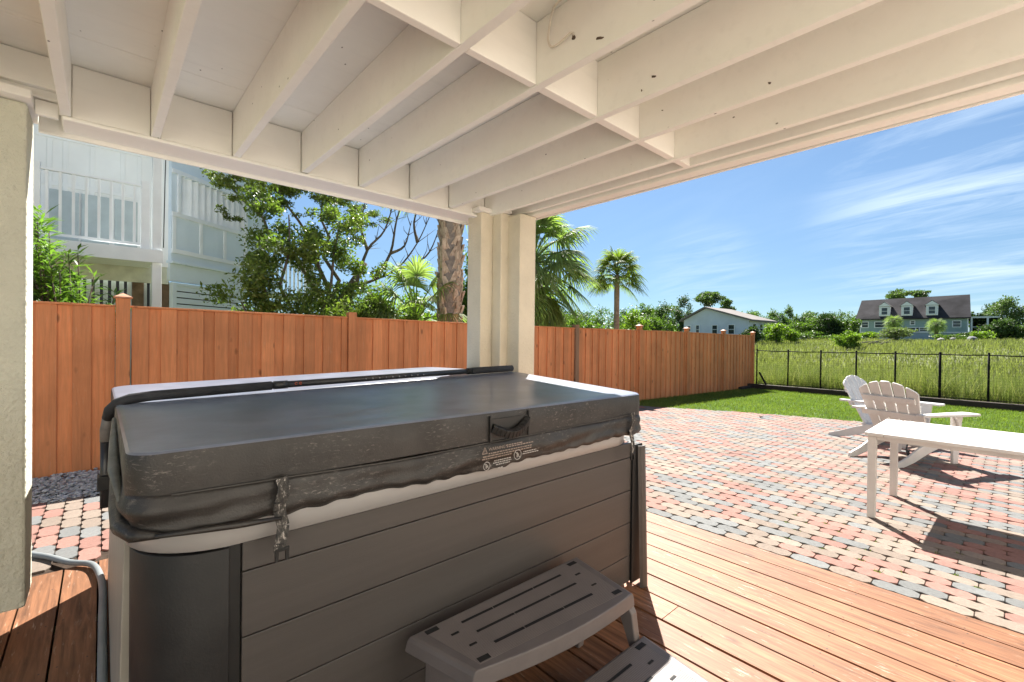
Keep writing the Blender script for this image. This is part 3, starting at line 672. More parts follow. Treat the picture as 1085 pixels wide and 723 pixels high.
# --- steps
st = thing('spa_steps', 'grey plastic two step stool in front of the hot tub', 'steps', (1.3, 1.15, 0))
def tread(name, poly_b, poly_f, z, th, slots):
    """poly_b: back-left, back-right; poly_f: right-front, left-front with a bowed front edge"""
    bl, br = Vector(poly_b[0]), Vector(poly_b[1]); frt, flf = Vector(poly_f[0]), Vector(poly_f[1])
    pts = [bl, br]; 
    mid = []
    for k in range(13):
        t = k/12; p = frt.lerp(flf, t); nrm = Vector((flf-frt)).normalized(); out = Vector((-nrm.y, nrm.x))
        if out.y > 0: out = -out
        mid.append(p+out*.035*math.sin(math.pi*t))
    ins = lambda P_, f: [Vector((sum(p.x for p in P_)/len(P_), sum(p.y for p in P_)/len(P_))).lerp(p, f) for p in P_]
    P_ = pts+mid
    b = MB(); rings = []
    for f, zz_ in ((.97, z-th), (1.0, z-th+.006), (.985, z-.018), (.97, z-.004), (.945, z)):
        rings.append([(p.x, p.y, zz_) for p in ins(P_, f)])
    loft(b, rings); o = b.build(name, M['step'], st, .003)
    # grooves and drain slots in tread coordinates
    def uv(s, t): 
        a = bl.lerp(br, s); c_ = flf.lerp(frt, s); p = a.lerp(c_, t); return (p.x, p.y)
    for (s0, s1, t, wd) in slots:
        a = uv(s0, t); c_ = uv(s1, t); MB().bar((a[0], a[1], z+.0014), (c_[0], c_[1], z+.0014), wd*1.45, .0012).build('drain_slot', M['slot'], o)
    gr = MB()
    for k in range(44):
        t = .07+.86*k/43
        a = uv(.06, t); c_ = uv(.94, t); gr.bar((a[0], a[1], z+.0001), (c_[0], c_[1], z+.0001), .0034, .0016)
    gr.build('grip_rib', M['step_edge'], o)
    return o
sl1 = [(.20, .36, .22, .008), (.365, .60, .22, .008), (.605, .79, .22, .008), (.20, .40, .47, .008), (.405, .62, .47, .008), (.625, .80, .47, .008), (.20, .36, .74, .009), (.365, .60, .74, .009), (.605, .80, .74, .009),
       (.06, .115, .12, .016), (.885, .94, .12, .016), (.07, .125, .88, .016), (.89, .945, .88, .016), (.115, .15, .34, .007), (.115, .15, .62, .007), (.85, .885, .34, .007), (.85, .885, .62, .007)]
tread('upper_tread', ((.83, 1.485), (1.80, 1.478)), ((1.725, 1.09), (.905, 1.175)), .40, .062, sl1)
tread('lower_tread', ((.80, 1.10), (1.79, 1.085)), ((1.735, .72), (.86, .74)), .20, .062, sl1)
def side(xc, name):
    b = MB(); outer = [(1.44, .0), (1.44, .345), (1.13, .345), (1.098, .30), (1.082, .2), (1.075, .138), (.76, .138), (.735, .09), (.725, 0), (.79, 0), (.80, .085), (1.08, .085), (1.13, .20), (1.16, .27), (1.36, .27), (1.39, 0)]
    b.prism(outer, xc-.02, xc+.02, 0, 'x'); return b.build(name, M['step_edge'], st, .006)
side(.91, 'side_frame'); side(1.735, 'side_frame')
bl_ = MB(); bl_.tube(spline([(1.56, 1.37, .30), (1.562, 1.365, .26), (1.563, 1.36, .235)], 4), [.011, .014, .017, .018, .018, .017, .015, .012, .006], 10)
bl_.build('blue_clip', simple('blue_plastic', (.10, .22, .55), .4), st, 0, True)
# ------------------------------------------------------------------ privacy fence
FY = 6.77
pf = thing('privacy_fence', 'orange brown board fence with capped posts along the left of the yard', 'fence', (.18, FY, 0))
def railz(x): return float(np.interp(x, [-3, 0, 5, 8, 12, 19], [1.835, 1.815, 1.765, 1.748, 1.75, 1.70]))
posts = [.18+2.632*k for k in range(-1, 8)]
for k, x in enumerate(posts):
    capd = k in (1, 5, 6, 7, 8, 0); zt = railz(x)+(.10 if capd else .07); m_ = M['fence_grey'] if k == 4 else M['fence']
    if k == 1: zt -= .02
    p = MB().box(x-.062, x+.062, FY-.085, FY+.03, gz(x)-.2, zt).build('post', m_, pf, .005)
    if capd:
        c_ = MB(); s_ = .083; c_.box(x-s_, x+s_, FY-.027-s_, FY-.027+s_, zt, zt+.016)
        c_.add([(x-s_+.006, FY-.027-s_+.006, zt+.016), (x+s_-.006, FY-.027-s_+.006, zt+.016), (x+s_-.006, FY-.027+s_-.006, zt+.016), (x-s_+.006, FY-.027+s_-.006, zt+.016), (x, FY-.027, zt+.06)], [(0, 1, 4), (1, 2, 4), (2, 3, 4), (3, 0, 4)])
        c_.build('cap', M['fence_cap'], p, .002)
    if k == len(posts)-1: break
    xa, xb = x+.066, posts[k+1]-.066
    pn = MB(); xx = xa+.01; alt = 0
    while xx < xb-.03:
        wd = (.112 if alt else .152)*random.uniform(.96, 1.04); x2 = min(xx+wd, xb)
        zt = railz((xx+x2)/2)-.022; zb = gz(xx)-.03
        if alt: pn.box(xx-.02, x2+.02, FY-.0190, FY+.002, zb, zt)
        else: pn.box(xx, x2, FY-.042, FY-.020, zb, zt)
        xx = x2+.002; alt ^= 1
    pn.build('board_panel', M['fence'], pf, .003)
    rl = MB(); n_ = 4
    for j in range(n_):
        a, c_ = xa+(xb-xa)*j/n_, xa+(xb-xa)*(j+1)/n_
        rl.bar((a, FY-.02, railz(a)-.011), (c_, FY-.02, railz(c_)-.011), .085, .022)
    rl.build('top_rail', M['fence'], pf, .003)
# ------------------------------------------------------------------ black mesh fence and timber edging
te = MB()
for a, c_ in ((7.2, 3.4), (3.385, -.8), (-.815, -5), (-5.015, -9)):
    te.box(18.16+random.uniform(-.01, .01), 18.36, c_, a, gz(18.2)-.08, gz(18.2)+.17+random.uniform(-.01, .01))
te.box(17.2, 18.15, 6.58, 6.70, -.30, -.19)
tag(te.build('timber_edging', M['timber'], None, .012), 'dark weathered timber edging between the lawn and the marsh', 'edging')
mf = thing('wire_fence', 'low black wire mesh fence between the lawn and the marsh grass', 'fence', (18.7, 3, -.35))
pys = [6.62]+[ ]
for u in (835.4, 870, 907.6, 949.1, 996.5, 1048.2):
    dd = ground_ray(u, 1.0)-Vector((0, 0, EYE)); pys.append(18.72*dd.y/dd.x)
while pys[-1] > -8: pys.append(pys[-1]-1.06)
ztp = [1.16]+[float(np.interp(y, [-9, 0, 6.6], [1.18, 1.20, 1.14])) for y in pys[1:]]
for k, (y, z) in enumerate(zip(pys, ztp)):
    r_ = .034 if k in (5, 9) else .026
    pp = MB().tube([(18.72, y, -.5), (18.72, y, z)], r_, 8).build('post', M['iron'], mf, 0, True)
    MB().tube([(18.72, y, z), (18.72, y, z+.02), (18.72, y, z+.045)], [r_*1.1, r_*1.25, .006], 8).build('finial', M['iron'], pp, 0, True)
tr_ = MB()
for k in range(len(pys)-1):
    y0, y1 = pys[k], pys[k+1]; ym = (y0+y1)/2
    tr_.tube([(18.72, y0, ztp[k]-.03), (18.72, ym, (ztp[k]+ztp[k+1])/2-.045), (18.72, y1, ztp[k+1]-.03)], .017, 6)
tr_.build('top_rail', M['iron'], mf, 0, True)
br_ = MB()
for k in range(len(pys)-1): br_.tube([(18.72, pys[k], -.12), (18.72, pys[k+1], -.12)], .012, 6)
br_.build('bottom_wire', M['iron'], mf, 0, True)
ms_ = MB(); y = 6.6
while y > -2.2:
    ms_.tube([(18.725, y, -.12), (18.725, y, 1.13)], .0014, 3, False); y -= .07
z = -.05
while z < 1.12:
    ms_.tube([(18.727, 6.6, z), (18.727, -2.2, z)], .0014, 3, False); z += .08
ms_.build('wire_mesh', M['iron'], mf)
MB().bar((18.5, 6.45, .30), (18.2, 6.05, -.22), .05, .05).build('brace', M['iron'], mf, .004)
# ------------------------------------------------------------------ table
tb = thing('patio_table', 'long white patio table standing on the pavers', 'table', (5.47, -.1, -.04))
TT = .715
t_ = MB(); t_.box(4.955, 5.985, .735, .865, TT-.03, TT); t_.box(4.955, 5.985, -1.15, .731, TT-.03, TT)
t_.build('table_top', M['white'], tb, .006)
ap = MB(); ap.box(4.99, 5.95, .825, .845, TT-.075, TT-.031); ap.box(4.99, 5.01, -1.1, .84, TT-.065, TT-.031); ap.box(5.93, 5.95, -1.1, .84, TT-.075, TT-.031); ap.build('apron', M['white'], tb, .003)
for x, y in ((5.0, .815), (5.945, .795), (5.0, -1.08), (5.945, -1.08)):
    MB().box(x-.026, x+.026, y-.03, y+.03, gz(x), TT-.032).build('leg', M['white'], tb, .006)
# ------------------------------------------------------------------ adirondack chairs
def chair(label, x, y, hd_, m_, sc=1.0):
    r = thing('adirondack_chair', label, 'chair', (0, 0, 0), 'adirondack chairs on the patio')
    def add(b, n, bev=.005): return b.build(n, m_, r, bev)
    for s in (1, -1):                              # sloping side rail / rear leg
        yb = s*.255; pl_ = [(.30, .375), (.30, .25), (.1, .20), (-.15, .13), (-.38, .045), (-.56, 0), (-.68, 0), (-.66, .05), (-.5, .105), (-.3, .20), (0, .30), (.2, .36)]
        add(MB().prism(pl_, yb-.014, yb+.014, 0, 'y'), 'rear_leg')
        yo = s*.292; fl_ = [(.235, 0), (.325, 0), (.385, .57), (.20, .57)]
        add(MB().prism(fl_, yo-.015, yo+.015, 0, 'y'), 'front_leg')
        ya = s*.345                                # arm: wide paddle
        top = [(.47, ya-.085), (.49, ya-.04), (.49, ya+.04), (.47, ya+.085), (.1, ya+.08), (-.25, ya+.05), (-.46, ya+.04), (-.46, ya-.04), (-.25, ya-.05), (.1, ya-.08)]
        add(MB().prism(top, .571, .597), 'arm_rest')
        add(MB().prism([(.20, .57), (.34, .57), (.30, .45), (.27, .44)], yo+s*.0165, yo+s*.045, 0, 'y'), 'arm_bracket')
    for k in range(5):                             # seat slats follow the rail
        xs_ = .28-.1*k; zs = .375-.032*k-.004*k
        add(MB().bar((xs_, -.272, zs+.012), (xs_, .272, zs+.012), .085, .02, (.3, 0, 1)), 'seat_slat')
    add(MB().box(.31, .332, -.272, .272, .27, .375), 'front_apron')
    # fan back: slats rise from the seat, arched top
    a = R(24); ax = Vector((-math.sin(a), 0, math.cos(a))); nr = Vector((math.cos(a), 0, math.sin(a))); O = Vector((-.16, 0, .19))
    for k in range(-2, 3):
        hgt = .80-.028*k*k; b_ = MB(); wb, wt = .088, .118; cb_ = k*.095; ct = k*.130
        arch = lambda q_: .82-1.25*q_*q_-.0*k
        pts_ = [(cb_-wb/2, 0), (cb_+wb/2, 0)]+[(ct+wt*f_, arch(ct+wt*f_)-(.012 if abs(f_) > .45 else 0)) for f_ in (.48, .36, .12, -.12, -.36, -.48)]
        f_ = [O+ax*q_+Vector((0, p_, 0))+nr*.010 for p_, q_ in pts_]; bk = [v_-nr*.02 for v_ in f_]; n6 = len(pts_)
        b_.add(f_+bk, [tuple(range(n6)), tuple(range(n6, 2*n6))[::-1]]+[(i, n6+i, n6+(i+1) % n6, (i+1) % n6) for i in range(n6)])
        add(b_, 'back_slat', .004)
    for h_b, hw in ((.40, .33), (.60, .28)):
        c0 = O+ax*h_b-nr*.026; add(MB().bar(c0+Vector((0, -hw, 0)), c0+Vector((0, hw, 0)), .07, .028, nr), 'back_rail')
    c0 = O+ax*.06-nr*.026; add(MB().bar(c0+Vector((0, -.25, 0)), c0+Vector((0, .25, 0)), .08, .028, nr), 'back_rail')
    r.scale = (sc, sc, sc); r.location = (x, y, gz(x)-.002); r.rotation_euler = (0, R(1.17)*math.cos(hd_), hd_)
    return r
def heel(x, y, hd_, lx, ly, sc=1.0): # place so that local (lx,ly) lands on x,y
    c_, s_ = math.cos(hd_), math.sin(hd_); return x-(c_*lx-s_*ly)*sc, y-(s_*lx+c_*ly)*sc
h2 = R(-23); x, y = heel(7.44, .97, h2, -.67, -.255, 1.14)
chair('white adirondack chair nearest the patio table, seen from behind', x, y, h2, M['white'], 1.14)
h1 = R(-105); x, y = heel(9.40, 2.14, h1, -.67, -.255, 1.12)
chair('white adirondack chair farther back, half hidden by the other chair', x, y, h1, M['white_blue'], 1.12)
ck = MB(); bx, by = 7.72, .93
for dx, dz in ((0, 0), (.02, .03), (-.015, -.02)):
    ck.tube(spline([(bx+dx, by-.01, .30), (bx+.03+dx, by-.03, .22+dz), (bx-.01+dx, by-.02, .12), (bx+.025+dx, by-.04, .05+dz), (bx+dx*2, by-.02, -.03)]), .008, 6)
ck.tube([(bx-.05, by+.02, .30), (bx+.05, by-.03, .31)], .014, 6)
tag(ck.build('tie_cord', M['cord'], None, 0, True), 'knotted dark cord hanging under the nearer white chair', 'cord')
# ------------------------------------------------------------------ foliage tools
def leafmesh(clumps, n, Ln, Wd, rng, shell=.55, up=.25, droop=0):
    """n folded leaf faces spread through ellipsoid clumps [(cx,cy,cz,rx,ry,rz)], denser near the skin"""
    C = np.array(clumps, float); wgt = (C[:, 3]*C[:, 4]*C[:, 5])**.75; wgt /= wgt.sum()
    k = rng.choice(len(C), n, p=wgt)
    d = rng.normal(0, 1, (n, 3)); d /= np.linalg.norm(d, axis=1)[:, None]
    r = rng.uniform(0, 1, n)**shell*rng.uniform(.65, 1.28, n)
    P = C[k, :3]+d*C[k, 3:]*r[:, None]
    a = rng.normal(0, 1, (n, 3)); a[:, 2] -= droop; a /= np.linalg.norm(a, axis=1)[:, None]
    b = np.cross(a, rng.normal(0, 1, (n, 3))+np.array([0, 0, up])); b /= np.linalg.norm(b, axis=1)[:, None]+1e-9
    c_ = np.cross(a, b); s = rng.uniform(.45, 1.5, (n, 1))
    l = a*Ln*s/2; w_ = b*Wd*s/2; q = c_*Wd*s*.18
    V = np.stack([P-l, P+w_*.9-l*.1+q, P+l, P-w_*.9-l*.1+q], 1).reshape(-1, 3)
    return V, np.arange(n*4).reshape(-1, 4)
def limbs(mb, base, tips, r0, rng, seg=5):
    base = Vector(base)
    for t in tips:
        t = Vector(t); pts_ = []
        for k in range(seg+1):
            f = k/seg; p = base.lerp(t, f); p += Vector((rng.normal(0, .04), rng.normal(0, .04), .10*math.sin(math.pi*f)))*(t-base).length*(.6 if 0 < k < seg else 0); pts_.append(p)
        mb.tube(pts_, [r0*(1-.8*k/seg) for k in range(seg+1)], 6)
M['bark'] = simple('bark', (.13, .105, .085), .9, .35, 12, .7, 30, .15, bdist=.02)
M['bark_pale'] = simple('bark_pale', (.27, .23, .20), .9, .3, 12, .7, 30, .15, bdist=.02)
FO = {
 'shrub': foliage('leaf_shrub', (.095, .145, .036), (.15, .205, .05), (.25, .30, .09), .42, .4, 1.6),
 'oak': foliage('leaf_oak', (.085, .115, .032), (.125, .16, .045), (.175, .205, .065), .4, .5, 1.6),
 'oleander': foliage('leaf_oleander', (.10, .18, .045), (.15, .25, .06), (.22, .33, .09), .42, .35, 2.2),
 'bright': foliage('leaf_bright', (.12, .20, .03), (.18, .26, .04), (.26, .32, .07), .4, .5, 1.1),
 'mid': foliage('leaf_mid', (.08, .135, .03), (.115, .18, .042), (.16, .225, .06), .35, .5, .8),
 'dark': foliage('leaf_dark', (.045, .08, .025), (.065, .11, .033), (.095, .145, .045), .28, .5, .5),
 'far': foliage('leaf_far', (.08, .13, .055), (.115, .17, .065), (.16, .215, .085), .3, .6, .25),
 'grey': foliage('leaf_grey', (.13, .16, .08), (.17, .21, .11), (.22, .26, .14), .3, .6, .4),
 'palm': foliage('leaf_palm', (.15, .205, .085), (.215, .275, .11), (.30, .35, .16), .5, .6, 1.3),
 'palm_yellow': foliage('leaf_palm_yellow', (.13, .18, .04), (.18, .23, .05), (.26, .29, .08), .42, .6, 1.3),
}
def crown_clumps(c, r, n, rng, size=.45, low=-.6):
    out = []
    for _ in range(n):
        d = rng.normal(0, 1, 3); d /= np.linalg.norm(d); d[2] = max(d[2], low); f = rng.uniform(.35, .82)
        s = size*rng.uniform(.7, 1.3)
        out.append((c[0]+d[0]*r[0]*f, c[1]+d[1]*r[1]*f, c[2]+d[2]*r[2]*f, r[0]*s, r[1]*s, r[2]*s*.8))
    return out
def tree(name, label, cat, base, h, c, r, mkey, n, leaf, seed, ncl=16, group=None, trunk_r=.15, size=.4, bark='bark', ratio=.5, low=-.6, shell=.5):
    """tapered trunk, limbs and a crown of leaf faces in many clumps"""
    rng = np.random.default_rng(seed); t = thing(name, label, cat, base, group)
    cl = crown_clumps(c, r, ncl, rng, size, low)
    V, Fq = leafmesh(cl, int(n*2.6), leaf, leaf*ratio, rng, shell)
    raw('crown', V, Fq, FO[mkey], t)
    tk = MB(); top = Vector((c[0], c[1], c[2]+r[2]*.3)); b0 = Vector(base)
    tk.tube([b0, b0.lerp(top, .35)+Vector((rng.normal(0, .05)*h*.3, rng.normal(0, .05)*h*.3, 0)), b0.lerp(top, .7), top], [trunk_r*1.25, trunk_r, trunk_r*.6, trunk_r*.15], 8)
    limbs(tk, b0.lerp(top, .45), [q[:3] for q in cl[:min(8, ncl)]], trunk_r*.45, rng)
    tk.build('trunk', M[bark], t, 0, True); return t
def ter(x, y): return float(terrain(np.array(x, float), np.array(y, float)))
# ------------------------------------------------------------------ garden behind the board fence
# big glossy shrub-tree behind the fence
rng = np.random.default_rng(3)
t = thing('glossy_tree', 'glossy green leafy tree rising just behind the board fence', 'tree', (2.6, 8.1, 0))
cl = []
for (x, y, z, r_) in ((1.95, 8.1, 1.75, .40), (1.85, 8.0, 2.3, .36), (1.9, 8.2, 2.75, .45), (2.35, 8.2, 2.2, .5), (2.3, 8.1, 3.1, .42), (2.15, 8.2, 3.6, .33), (2.75, 8.3, 2.75, .45), (2.9, 8.0, 1.95, .45), (3.3, 8.2, 3.3, .42), (3.05, 8.2, 3.75, .30), (3.35, 8.3, 2.4, .40), (3.6, 8.3, 1.8, .40), (2.2, 7.9, 1.5, .45), (3.0, 8.0, 1.45, .4), (3.75, 8.2, 2.75, .26), (4.1, 8.3, 2.0, .33), (4.6, 8.3, 1.75, .30), (2.75, 8.2, 3.35, .3)):
    for _ in range(5):
        q = rng.normal(0, .5, 3)*r_; s_ = r_*rng.uniform(.4, .75); cl.append((x+q[0], y+q[1], z+q[2], s_, s_, s_*.8))
V, Fq = leafmesh(cl, 25000, .072, .033, rng, .45); raw('crown', V, Fq, FO['shrub'], t)
tk = MB(); limbs(tk, (2.6, 8.1, .0), [(1.8, 8.1, 2.6), (2.3, 8.1, 3.5), (3.2, 8.2, 3.6), (3.6, 8.3, 2.6), (2.8, 8.2, 3.0), (1.6, 8.0, 2.0), (4.2, 8.3, 2.0)], .05, rng); tk.build('trunk', M['bark'], t, 0, True)
# darker oak with hanging boughs over the neighbour's wall and bare limbs to the right
t = thing('spreading_oak', 'dark oak with feathery boughs and bare curving limbs behind the glossy tree', 'tree', (3.6, 9.6, 0))
cl = []
for (x, y, z, r_) in ((1.35, 8.9, 4.25, .34), (1.65, 8.9, 4.05, .36), (1.95, 9.0, 4.2, .38), (2.3, 9.2, 4.35, .45), (2.75, 9.3, 4.4, .45), (2.45, 9.1, 3.85, .28), (3.2, 9.4, 4.5, .45), (3.7, 9.5, 4.4, .40), (4.1, 9.6, 4.15, .32), (4.6, 9.7, 4.3, .28), (3.9, 9.5, 3.7, .2), (1.6, 8.9, 3.5, .16)):
    for _ in range(8):
        q = rng.normal(0, .6, 3)*r_; s_ = r_*rng.uniform(.25, .55); cl.append((x+q[0], y+q[1], z+q[2]*.7, s_*1.3, s_*1.3, s_*.55))
V, Fq = leafmesh(cl, 16000, .058, .026, rng, .5); raw('crown', V, Fq, FO['oak'], t)
tk = MB(); tk.tube([(3.6, 9.6, -.1), (3.7, 9.6, 1.5), (4.0, 9.6, 2.6), (4.3, 9.6, 3.1)], [.14, .12, .09, .06], 8)
limbs(tk, (3.75, 9.6, 1.7), [(1.5, 8.9, 4.1), (2.4, 9.2, 4.3), (3.2, 9.4, 4.6)], .055, rng, 7)
for pts_ in ([(4.0, 9.6, 2.55), (4.5, 9.6, 2.75), (5.1, 9.6, 3.1), (5.6, 9.6, 3.75), (6.0, 9.6, 4.6)], [(4.5, 9.6, 2.75), (4.9, 9.6, 3.4), (5.05, 9.6, 4.2), (5.3, 9.6, 4.9)], [(4.1, 9.6, 2.6), (4.35, 9.6, 3.4), (4.75, 9.6, 3.9), (5.0, 9.6, 4.7)], [(5.1, 9.6, 3.1), (5.5, 9.6, 3.2), (6.0, 9.7, 3.6), (6.3, 9.7, 4.3)], [(4.35, 9.6, 3.4), (4.2, 9.6, 3.9), (4.3, 9.6, 4.5)], [(4.9, 9.6, 3.4), (5.2, 9.5, 3.6), (5.35, 9.5, 4.1)], [(5.6, 9.6, 3.75), (5.5, 9.6, 4.2), (5.65, 9.6, 4.7)]):
    sp_ = spline(pts_, 4)
    for p_ in sp_[4::2]:
        for _ in range(2):
            q_ = Vector((rng.normal(0, .22), rng.normal(0, .18), rng.uniform(.10, .45))); m_ = p_+q_*.5+Vector((rng.normal(0, .04), 0, rng.normal(0, .04))); tk.tube([p_, m_, p_+q_], [.011, .007, .003], 4)
    tk.tube(sp_, [.040*(1-.8*k/(4*(len(pts_)-1))) for k in range(4*(len(pts_)-1)+1)], 6)
tk.build('trunk', M['bark'], t, 0, True)
# oleander at the left
def lance(n, stems, rng, Ln, Wd):
    V = []; 
    for (bx_, by_, tx_, ty_, tz_) in stems:
        for _ in range(n):
            f = rng.uniform(.45, 1.02); p = np.array([bx_+(tx_-bx_)*f, by_+(ty_-by_)*f, tz_*f]); a = rng.uniform(0, 6.28); el = rng.uniform(-.1, .95)
            d = np.array([math.cos(a)*math.cos(el), math.sin(a)*math.cos(el), math.sin(el)]); sd_ = np.cross(d, [0, 0, 1]); sd_ /= np.linalg.norm(sd_)+1e-9
            l = Ln*rng.uniform(.7, 1.2); w_ = Wd*rng.uniform(.8, 1.2); up_ = np.cross(sd_, d)
            V += [p, p+d*l*.45+sd_*w_/2+up_*l*.02, p+d*l-up_*l*.08, p+d*l*.45-sd_*w_/2+up_*l*.02]
    V = np.array(V); return V, np.arange(len(V)).reshape(-1, 4)
t = thing('oleander_shrub', 'oleander shrub with long narrow leaves behind the fence at far left', 'shrub', (-.3, 7.7, 0))
stems = [(-.3+rng.normal(0, .15), 7.7+rng.normal(0, .1), rng.uniform(-1.15, .14), 7.65+rng.normal(0, .25), 0) for _ in range(75)]
stems = [(a, b_, c_, d_, (2.95-1.35*max(0, c_+.56)-rng.uniform(0, .7))) for a, b_, c_, d_, e_ in stems]
V, Fq = lance(58, stems, rng, .17, .030); raw('foliage', V, Fq, FO['oleander'], t)
sm = MB()
for a, b_, c_, d_, e_ in stems[:40]: sm.tube([(a, b_, 0), ((a+c_)/2, (b_+d_)/2, e_*.55), (c_, d_, e_)], [.018, .012, .005], 5)
sm.build('stem', M['bark'], t, 0, True)
# palms
def fan(mb, base, dirv, pet, rad, rng, nseg=34, spread=150, droop=.5):
    """one palmetto fan leaf: stalk, then narrow blades radiating from its end and drooping"""
    base = Vector(base); d = Vector(dirv).normalized(); s = d.cross(Vector((0, 0, 1))).normalized(); u = s.cross(d)
    mid = base+d*pet*.5+Vector((0, 0, .03*pet)); end = base+d*pet+Vector((0, 0, -.10*pet))
    mb.tube([base, mid, end], [.02, .014, .010], 5, False, 0)
    d2 = (end-mid).normalized(); s = d2.cross(Vector((0, 0, 1))).normalized(); u = s.cross(d2); roll = rng.uniform(-.5, .5); s = (s*math.cos(roll)+u*math.sin(roll)).normalized(); u = s.cross(d2)
    for k in range(nseg):
        t = k/(nseg-1)*2-1; a = R(spread*.5*1.0)*t*1.25+rng.normal(0, .02); fwd = d2*math.cos(a)+s*math.sin(a)
        ln = rad*(1-.28*abs(t)**1.5)*rng.uniform(.88, 1.06); wd = .030*rad/.8
        side_ = (u.cross(fwd)).normalized(); fold = u*wd*.45
        pts_ = []
        for q in (0.0, .3, .62, .85, 1.0):
            pts_.append(end+fwd*ln*q*(1-.12*droop*q)+Vector((0, 0, -1))*ln*droop*q**2.4*(.55+.25*abs(t))+u*ln*.10*q*(1-q))
        ws = (.35, .95, 1.0, .6, .06)
        o = len(mb.v)
        for p_, w_ in zip(pts_, ws):
            mb.v += [tuple(p_-side_*wd*w_*.5), tuple(p_+fold*.35*w_), tuple(p_+side_*wd*w_*.5)]
        for q in range(4):
            for e in (0, 1):
                mb.f.append((o+q*3+e, o+q*3+e+1, o+q*3+e+4, o+q*3+e+3)); mb.mi.append(0)
def palm(name, label, base, hgt, nfr, pet, rad, seed, mkey='palm', trunk_r=.17, boots=False, group='palms behind the board fence', elmin=-.7, extra=()):
    rng = np.random.default_rng(seed); t = thing(name, label, 'palm tree', base, group); base = Vector(base); top = base+Vector((rng.normal(0, .03), rng.normal(0, .03), hgt))
    cr_ = MB()
    for k in range(nfr):
        az = k*2.39996+rng.normal(0, .2); el = elmin+(1.35-elmin)*((k+.5)/nfr)**.85+rng.normal(0, .1)
        d_ = Vector((math.cos(az)*math.cos(el), math.sin(az)*math.cos(el), math.sin(el)))
        fan(cr_, top+Vector((0, 0, (k/nfr-.5)*.35)), d_, pet*rng.uniform(.75, 1.15), rad*rng.uniform(.8, 1.1), rng, 30, 140, .75 if el > 0 else .45)
    for dv, p_, r_ in extra: fan(cr_, top, dv, p_, r_, rng, 36, 150, .35)
    cr_.build('crown', FO[mkey], t, 0, False)
    tk = MB(); n_ = 12; tk.tube([base.lerp(top, k/n_) for k in range(n_+1)], [trunk_r*(1.15-.2*k/n_)*(1+.04*math.sin(k*2)) for k in range(n_+1)], 12)
    tr = tk.build('trunk', M['bark_pale'], t, 0, True)
    if boots:
        bt = MB(); zz_ = .2; k = 0
        while zz_ < hgt:
            for j in range(5):
                a = k*.63+j*2*math.pi/5+rng.normal(0, .13); zz0 = zz_; zz_ = zz0+rng.normal(0, .022); dx, dy = math.cos(a), math.sin(a); p = base+Vector((dx, dy, 0))*trunk_r*.92+Vector((0, 0, zz_))
                out = Vector((dx, dy, 0)); tn = Vector((-dy, dx, 0)); wv = trunk_r*.46; tip = p+out*trunk_r*.48+Vector((0, 0, .30))
                lean_ = tn*((.07 if k % 2 else -.07)+rng.normal(0, .03)); zz_ = zz0
                vsb = [p-tn*wv, p+tn*wv, p+tn*wv*.8+out*.06+lean_*.4+Vector((0, 0, .14)), p-tn*wv*.8+out*.06+lean_*.4+Vector((0, 0, .14)), tip+tn*.036+lean_, tip-tn*.036+lean_, tip-out*.035+tn*.03+lean_, tip-out*.035-tn*.03+lean_, p-tn*wv-out*.05, p+tn*wv-out*.05]
                bt.add(vsb, [(0, 1, 2, 3), (3, 2, 4, 5), (5, 4, 6, 7), (0, 3, 5, 7), (0, 7, 8), (1, 2, 4, 6), (1, 6, 9), (8, 7, 6, 9)])
            zz_ += .125; k += 1
        bt.build('leaf_base', M['boot'], tr, .006)
    return t
mm, nt, b = mat('palm_boot'); v = coords(nt, (6, 6, 2)); geo = N(nt, 'ShaderNodeNewGeometry')
c = ramp(nt, noise(nt, v, 3, 6, .7), [(.3, (.22, .14, .095)), (.5, (.50, .385, .29)), (.7, (.70, .60, .48))])
c = mixrgb(nt, c, ramp(nt, geo.outputs['Random Per Island'], [(0, .7), (1, 1.2)]), 1.0, 'MULTIPLY')
nt.links.new(c, b.inputs['Base Color']); b.inputs['Roughness'].default_value = .9; bump(nt, b, noise(nt, v, 14, 4), .6, .01); M['boot'] = mm
palm('cabbage_palm', 'palm with a thick criss-cross booted trunk just left of the corner post', (5.29, 7.75, -.05), 5.2, 26, .8, .85, 5, 'palm', .195, True, elmin=-.9)
palm('cabbage_palm', 'palm with a broad drooping crown just right of the corner post', (9.15, 9.2, -.1), 3.75, 66, 1.12, 1.2, 6, 'palm', .17, False, elmin=-1.3,
     extra=(((.75, -.66, -.05), 1.0, 1.0), ((.5, -.8, .05), .8, .9), ((.8, -.4, .5), .9, .9)))
palm('cabbage_palm', 'slim small palm with a short tuft standing right of the broad drooping palm', (13.4, 9.35, -.2), 3.95, 36, .55, .74, 7, 'palm_yellow', .095, False, elmin=-.25)
palm('palmetto', 'low stemless palmetto fan left of the booted palm trunk', (4.85, 8.3, .3), 1.5, 16, .8, .9, 8, 'palm', .09, False, 'palms behind the board fence', elmin=-.1)
rngb = np.random.default_rng(21)
def shrub_at(u, depth, ztop, wpx, mkey, label, seed, leaf, n, name='garden_shrub', group=None, zb=None, ncl=14, cat='shrub'):
    p = ground_ray(u, depth); z0 = ter(p.x, p.y) if zb is None else zb; rw = wpx/F*depth/2; hh = ztop-z0
    return tree(name, label, cat, (p.x, p.y, z0), hh, (p.x, p.y, z0+hh*.52), (rw, rw, hh*.5), mkey, n, leaf, seed, ncl, group, max(.03, rw*.06), .42)
shrub_at(412, 10.5, 3.0, 74, 'bright', 'pale green bushy shrub above the fence left of the palmetto', 31, .10, 2600)
shrub_at(448, 11.5, 2.75, 64, 'bright', 'bright green shrub between the palmetto and the booted palm', 32, .10, 2200)
shrub_at(372, 10.8, 2.6, 76, 'mid', 'leafy green shrub under the bare oak limbs', 33, .09, 2600)
